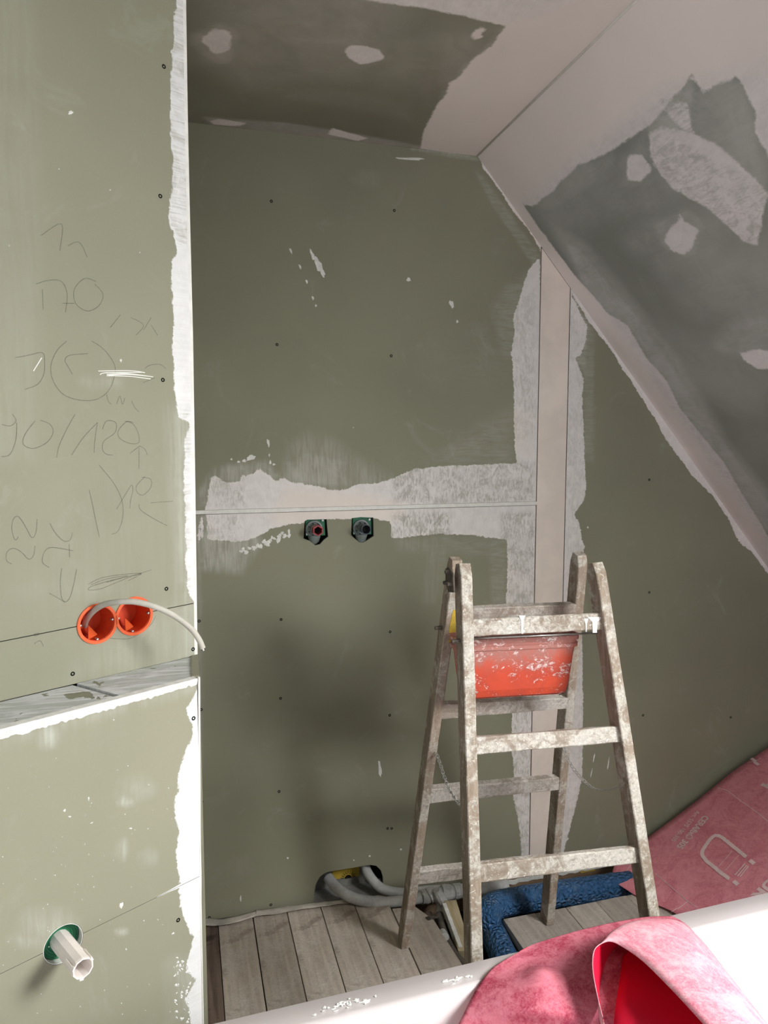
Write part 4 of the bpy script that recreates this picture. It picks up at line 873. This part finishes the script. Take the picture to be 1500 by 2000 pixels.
MB().grid(rows).build('turned_under_layer', ['red_back', 'fleece3'], mem, smooth=True, solid=(.0012, -1, 1), fixn=False)['label'] = 'smooth deep red inner face'

# ---- printed membrane lying against the right end
sx0, sz0, sx1, sz1 = 1.492, -.062, 2.173, .34
def shz(x):
    pts = [(1.38, 0.004), (1.45, .006), (1.50, .012), (1.57, .03), (1.646, .062), (1.746, .115), (1.851, .172), (1.998, .262), (2.173, .345), (2.5, .47), (2.7, .54)]
    return float(np.interp(x, [p[0] for p in pts], [p[1] for p in pts]))
def S_at(x, y):   # march the pixel's ray to the sheet
    d = ray(x, y); lo, hi = .8, 3.2
    for t in np.linspace(.8, 3.4, 900):
        p = C0+d*t
        if p[2] <= shz(p[0]): break
    return C0+d*t
pm = empty('printed_membrane', (1.8, 1.8, 0), 'dusky pink printed membrane sloping up the right corner behind the bathtub', 'membrane')
xs = np.linspace(0, 1, 60); rows = []
for j in range(40):
    v = j/39; yy = 2.205-v*(2.205-1.22); r_ = []
    if True:
        # left edge follows the curved lower border
        xe = float(np.interp(yy, [1.22, 1.5, 1.70, 1.885, 1.985, 2.064, 2.115, 2.205], [1.75, 1.63, 1.545, 1.497, 1.441, 1.420, 1.432, 1.52]))
    for i in xs:
        x = xe+(2.58-xe)*i; r_.append((x, yy, shz(x)+.002*mnoise.noise(Vector((x*9, yy*9, 0)))))
    rows.append(r_)
MB().grid([r_[::-1] for r_ in rows]).build('sheet', ['fleece2', 'red_back'], pm, smooth=True, solid=(.0012, -1, 1), fixn=False)
# print: unrolled coordinates on the sheet
XS = np.linspace(1.3, 2.6, 400); ARC = np.concatenate([[0], np.cumsum(np.hypot(np.diff(XS), np.diff([shz(x) for x in XS])))])
def unroll(p): return np.array([np.interp(p[0], XS, ARC), p[1]])
def reroll(a, y, d=.0022):
    x = float(np.interp(a, ARC, XS)); e = .01; t = nrm((2*e, 0, shz(x+e)-shz(x-e))); nn = np.array([-t[2], 0, t[0]]); return np.array([x, y, shz(x)])+nn*d
def sheet_text(txt, p_start, p_end, name, font_bold=.0, xs_=1.0, height=None):
    a, b = unroll(S_at(*p_start)), unroll(S_at(*p_end)); L = np.linalg.norm(b-a); d = (b-a)/L; up = np.array([-d[1], d[0]])
    cu = bpy.data.curves.new('t', 'FONT'); cu.body = txt; cu.size = 1; cu.offset = font_bold; cu.resolution_u = 3
    ob = bpy.data.objects.new('t', cu); COL.objects.link(ob); bpy.context.view_layer.update()
    me = bpy.data.meshes.new_from_object(ob.evaluated_get(bpy.context.evaluated_depsgraph_get())); vs = np.array([v.co[:] for v in me.vertices]); fs = [tuple(p.vertices) for p in me.polygons]
    bpy.data.objects.remove(ob); x0, x1 = vs[:, 0].min(), vs[:, 0].max(); k = L/(x1-x0); kh = (height/(vs[:, 1].max()) if height else k)
    mb = MB(); 
    mb.add([reroll(*(a+d*(v[0]-x0)*k+up*v[1]*kh)) for v in vs], fs); mb.build(name, 'print', pm, fixn=False); bpy.data.meshes.remove(me)
def stroke(pts, w, closed=False):
    P = [unroll(S_at(*p)) for p in smoothpath(pts, 6)] if len(pts) > 2 else [unroll(S_at(*p)) for p in pts]
    if len(P) == 2: P = [P[0]+(P[1]-P[0])*i/16 for i in range(17)]
    L, R = [], []
    for i in range(len(P)):
        t = P[min(i+1, len(P)-1)]-P[max(i-1, 0)]; t = t/np.linalg.norm(t); s_ = np.array([-t[1], t[0]])*w/2; L.append(reroll(*(P[i]+s_))); R.append(reroll(*(P[i]-s_)))
    return L, R
def c4(L): return [(1150+x/4.286, 1400+y/4.286) for x, y in L]
sheet_text('Art. 5575 100-305', c4([(905, 790)])[0], c4([(690, 1040)])[0], 'printed_line', .008, height=.017)
sheet_text('CERAfix\u00ae 305', c4([(965, 830)])[0], c4([(735, 1095)])[0], 'printed_line', .03, height=.026)
sheet_text('W\u00dcRTH', c4([(1640, 1230)])[0], c4([(1210, 1640)])[0], 'printed_word', .04, height=.045)
sheet_text('W\u00dcRTH', c4([(1900, 220)])[0], c4([(1440, 580)])[0], 'printed_word', .04, height=.045)
mb = MB(); L, R = stroke(c4([(1180, 1365), (1080, 1290), (980, 1205), (950, 1150), (975, 1090), (1030, 1020), (1070, 1000), (1120, 1020), (1200, 1085), (1320, 1180)]), .0135); mb.grid([L, R])
for x, y in c4([(1232, 1398), (1368, 1222)]): 
    L, R = stroke([(x-4.5, y-3.2), (x+4.5, y+3.2)], .014); mb.grid([L, R])
mb.build('printed_emblem', 'print', pm, fixn=False)['label'] = 'pale rounded arch emblem with two squares'
mb = MB()
for q in ([(1090, 1260), (1200, 1130)], [(1145, 1290), (1260, 1160)]): L, R = stroke(c4(q), .0016); mb.grid([L, R])
for k in range(3): L, R = stroke(c4([(1225+k*22, 1330+k*8), (1310+k*14, 1235+k*12)]), .004); mb.grid([L, R])
mb.build('printed_emblem_text', 'print', pm, fixn=False)
mb = MB()
for q in ([(245, 1380), (360, 1235)], [(560, 1320), (700, 1440), (820, 1545), (905, 1600)], [(690, 1640), (780, 1590), (830, 1550)], [(1080, 598), (1160, 625), (1260, 700), (1400, 800), (1500, 880)], [(1330, 390), (1400, 375), (1440, 350)]):
    L, R = stroke(c4(q), .0022); MB().grid([L, R]).build('printed_line', 'print', pm, fixn=False)
mb = MB()
for x, y in c4([(1405, 395), (1380, 365)]):
    L, R = stroke([(x-4.5, y-3), (x+4.5, y+3)], .012); mb.grid([L, R])
mb.build('printed_emblem', 'print', pm, fixn=False)

# ---- stepladder
lad = empty('stepladder', (.85, 1.6, 0), 'old wooden double stepladder crusted with dried plaster', 'ladder')
FLt, FRt = hy(911, 1100, 1.575), hy(1172, 1098, 1.560); FLb, FRb = hz(943, 2255, 0), hz(1336, 2155, 0)
RLt, RRt = hy(896, 1098, 1.650), hy(1141, 1088, 1.640); RLb, RRb = hz(792, 1853, 0), hz(1075, 1807, 0)
wdir = nrm(RRb-RLb)
def stile(top, bot, w, d, mats, side, round_top=True):
    ax = nrm(top-bot); wv = nrm(wdir-ax*np.dot(wdir, ax)); dv = np.cross(ax, wv); dv = dv if dv[1] > 0 else -dv
    N = 46; K = []
    L = np.linalg.norm(top-bot)
    prof = [(-.5, 0.04), (-.42, 0), (.42, 0), (.5, .04), (.5, .96), (.42, 1), (-.42, 1), (-.5, .96)]
    mb = MB(); 
    for i in range(N+1):
        t = i/N; c = bot+(top-bot)*t
        sh = 1.0 if t < .97 else 1-(.45*((t-.97)/.03)**2 if round_top else 0)
        for (a, b) in prof:
            n1 = .0011*mnoise.noise(Vector((t*55, a*3+side*7, b*3))); p = c+wv*(w*a*(1+n1*20)+n1)+dv*(d*((b-.5)*sh+.5)+n1)
            if i == 0: p[2] = max(p[2], 0)*0+.0005
            mb.v.append(tuple(p))
    for i in range(N):
        for k in range(8):
            mb.f.append((i*8+k, i*8+(k+1) % 8, (i+1)*8+(k+1) % 8, (i+1)*8+k)); mb.m.append(0 if k in (0, 1, 2) else 1)
    mb.f.append(tuple(range(8))); mb.f.append(tuple(N*8+k for k in range(8))); mb.m += [1, 0]
    return mb.build('stile', mats, lad, fixn=True), dv
s1, dF = stile(FLt, FLb, .028, .052, ['lad_front', 'lad_side'], 0)
stile(FRt, FRb, .028, .052, ['lad_front', 'lad_side'], 1)
s3, dR = stile(RLt, RLb, .026, .048, ['lad_rear', 'lad_side'], 2)
stile(RRt, RRb, .026, .050, ['lad_rear', 'lad_side'], 3)
def plane3(a, b, c): return a, nrm(np.cross(b-a, c-a))
PF = plane3(FLt, FLb, FRb); PR = plane3(RLt, RLb, RRb)
def rung(pl, dv, TL, BL, TR, BR, mat, inset=.012, th=.021, ext=.012):
    o_ = pl[0]+dv*inset; a, b, c, d = [hit(*p, o_, pl[1]) for p in (TL, TR, BR, BL)]
    e = nrm(b-a); a, d = a-e*ext, d-e*ext; b, c = b+e*ext, c+e*ext; N = 24; mb = MB()
    prof = [(0, 1.0), (.0, 0), (1, 0), (1, 1)]
    for i in range(N+1):
        t = i/N; p, q = a+(b-a)*t, d+(c-d)*t
        for j, (dd, hh) in enumerate([(.0, .06), (0, .94), (.1, 1), (.9, 1), (1, .94), (1, .06), (.9, 0), (.1, 0)]):
            n1 = .0012*mnoise.noise(Vector((t*13, j*.8, p[2]*20))); mb.v.append(tuple(q+(p-q)*hh+dv*(th*dd+n1)+np.array([0, 0, n1])))
    for i in range(N):
        for k in range(8): mb.f.append((i*8+k, i*8+(k+1) % 8, (i+1)*8+(k+1) % 8, (i+1)*8+k)); mb.m.append(0)
    mb.f.append(tuple(range(8))); mb.f.append(tuple(N*8+k for k in range(8))); mb.m += [0, 0]
    return mb.build('rung', mat, lad)
rung(PF, dF, (926, 1209), (926, 1243), (1171, 1197), (1171, 1230), 'rung_f')
rung(PF, dF, (936, 1440), (937, 1474), (1206, 1419), (1209, 1450), 'rung_f')
rung(PF, dF, (944, 1688), (946, 1724), (1241, 1655), (1247, 1686), 'rung_f')
rung(PF, dF, (950, 1975), (951, 2012), (1290, 1925), (1296, 1960), 'rung_f')
rung(PR, dR, (905, 1190), (905, 1216), (1118, 1181), (1118, 1205), 'rung_r', .004)
rung(PR, dR, (872, 1377), (870, 1405), (1102, 1364), (1098, 1385), 'rung_r', .004)
rung(PR, dR, (842, 1542), (840, 1570), (1088, 1520), (1087, 1544), 'rung_r', .004)
rung(PR, dR, (816, 1703), (813, 1729), (1080, 1675), (1078, 1698), 'rung_r', .004)
# hinges, bolts, rod
def side_pt(x, y, pl, dv, inset): return hit(x, y, pl[0]+dv*inset, pl[1])
for x, y in ((884, 1125), (1130, 1120)):
    h = side_pt(x+6, y, PF, dF, .03)
    mb = MB(); mb.prism([h+np.array(v_)*.001 for v_ in ((-16, -28, -34), (-16, 8, -40), (-16, 26, -20), (-16, 30, 14), (-16, 8, 22), (-16, -20, 10))], (.004, 0, 0)); mb.build('hinge_plate', 'rust', lad, bevel=.001) if x < 1000 else None
    if x < 1000:
        for dy, dz in ((-.012, -.016), (.014, -.018), (.004, .01)):
            p = h+np.array([-.016, dy, dz]); MB().tube([p, p-np.array([.010, 0, 0])], [.006, .0045], 8).build('bolt', 'rust', lad)
for x, y in ((862, 1226), (896, 1252)):
    p = side_pt(x+2, y, PR if x < 880 else PF, dR if x < 880 else dF, .02)-wdir*.012; MB().tube([p+wdir*.01, p-wdir*.008], [.006, .005], 8).build('bolt', 'rust', lad)
a, b = side_pt(925, 1247, PF, dF, .04), side_pt(1176, 1236, PF, dF, .04); MB().tube([a, b], .0025, 10).build('steel_rod', 'steel', lad, smooth=True)
a = side_pt(885, 1226, PR, dR, -.0012); 
q = [side_pt(x, y, PR, dR, -.001) for x, y in ((885, 1192), (894, 1190), (895, 1220), (888, 1252), (876, 1256), (878, 1225))]
MB().prism(q, dR*.0015).build('yellow_tape', 'yellow', lad)['label'] = 'yellow tape patch'
p = side_pt(916, 1689, PR, dR, -.002); MB().lathe(p, -dR, [(.0001, .002), (.004, .002), (.006, 0)], 10).build('bolt', 'steel', lad)
# chains
def chain(pts):
    P = smoothpath(pts, 10); d = [0]
    for a_, b_ in zip(P, P[1:]): d.append(d[-1]+np.linalg.norm(b_-a_))
    A = np.array(P); d = np.array(d); pitch = .0115; n = int(d[-1]/pitch); mb = MB()
    for i in range(n):
        c = np.array([np.interp((i+.5)*pitch, d, A[:, k]) for k in range(3)]); c2 = np.array([np.interp((i+.6)*pitch, d, A[:, k]) for k in range(3)])
        t = nrm(c2-c); s_ = nrm(np.cross(t, (0, 0, 1) if i % 2 else (0, 1, 0))); w_ = .0040; l_ = .0082; pp = []
        for k in range(11):
            a_ = 2*pi*k/10; pp.append(c+t*l_*cos(a_)+s_*w_*sin(a_))
        mb.tube(pp, .0014, 5, cap=False)
    mb.build('chain', 'chain', lad, smooth=True)['kind'] = 'stuff'
def lerp_px(L, A, PA, B_, PB_):   # pixel way points between a point on one frame and one on the other
    a_, b_ = side_pt(*A, *PA), side_pt(*B_, *PB_); za, zb = np.dot(a_-C0, FW), np.dot(b_-C0, FW); out = []
    for i, p in enumerate(L): t = i/(len(L)-1); out.append(dep(p[0], p[1], za+(zb-za)*t))
    return out
chain(lerp_px([(852, 1470), (861, 1497), (871, 1526), (883, 1550), (899, 1572), (909, 1580)], (852, 1470), (PR, dR, 0), (909, 1580), (PF, dF, .03)))
chain(lerp_px([(1101, 1460), (1113, 1490), (1133, 1517), (1153, 1536), (1173, 1543), (1190, 1542), (1204, 1538), (1219, 1535)], (1101, 1460), (PR, dR, 0), (1219, 1535), (PF, dF, .03)))
# drips
mb = MB()
for x, y0, y1, w in ((1020, 1212, 1238, 2.2), (1162, 1215, 1236, 5), (1145, 1218, 1234, 1.5)):
    q = [side_pt(a_, b_, PF, dF, .0105) for a_, b_ in ((x-w*3, y0-10), (x+w*3, y0-10), (x+w, y0), (x+w*.8, y1), (x-w*.8, y1), (x-w, y0))]; mb.prism(q, dF*.003)
mb.build('plaster_drip', 'plaster', lad)['kind'] = 'stuff'
# ---- red splattered tub hanging between the ladder halves
yb0 = 1.628
c4p = [hy(897, 1250, yb0), hy(1127, 1240, yb0), hy(1109, 1356, yb0+.012), hy(908, 1369, yb0+.012)]
bk = empty('plaster_bucket', V((c4p[3]+c4p[2])/2), 'red plastic plasterer\u2019s tub spattered white, hung between the ladder halves', 'bucket')
def bl(a, b, t): return a+(b-a)*t
rows = []
prof = [(0, -.006, .012), (.0, -.010, .004), (.05, -.010, .002), (.06, -.004, 0), (.11, -.004, 0), (.13, -.009, .0), (.17, -.009, 0), (.18, -.002, 0), (.35, -.001, 0), (.6, -.001, 0), (.85, 0, 0), (.96, .004, 0), (1, .012, -.003)]
for t, off, dz in prof:
    a, b = bl(c4p[0], c4p[3], t), bl(c4p[1], c4p[2], t); r_ = []
    dpt = .058*(1-.3*t); rad = .014; e = off
    loop = []
    for cx, cy, s in ((1, -1, -pi/2), (1, 1, 0), (-1, 1, pi/2), (-1, -1, pi)):
        for k in range(5):
            a_ = s+pi/2*k/4; base_ = b if cx > 0 else a
            x = base_[0]-cx*rad+(rad-e)*cos(a_); y = (base_[1]+rad if cy < 0 else base_[1]+dpt-rad)+(rad-e)*sin(a_)
            loop.append((x, y, base_[2]+dz*0))
    rows.append(loop+[loop[0]])
mb = MB().grid(rows); mb.f.append(tuple(len(rows[0])*(len(rows)-1)+k for k in range(20))); mb.m.append(0)
mb.build('bucket_shell', 'bucket', bk, smooth=False, solid=(.0018, 1), weld=True)
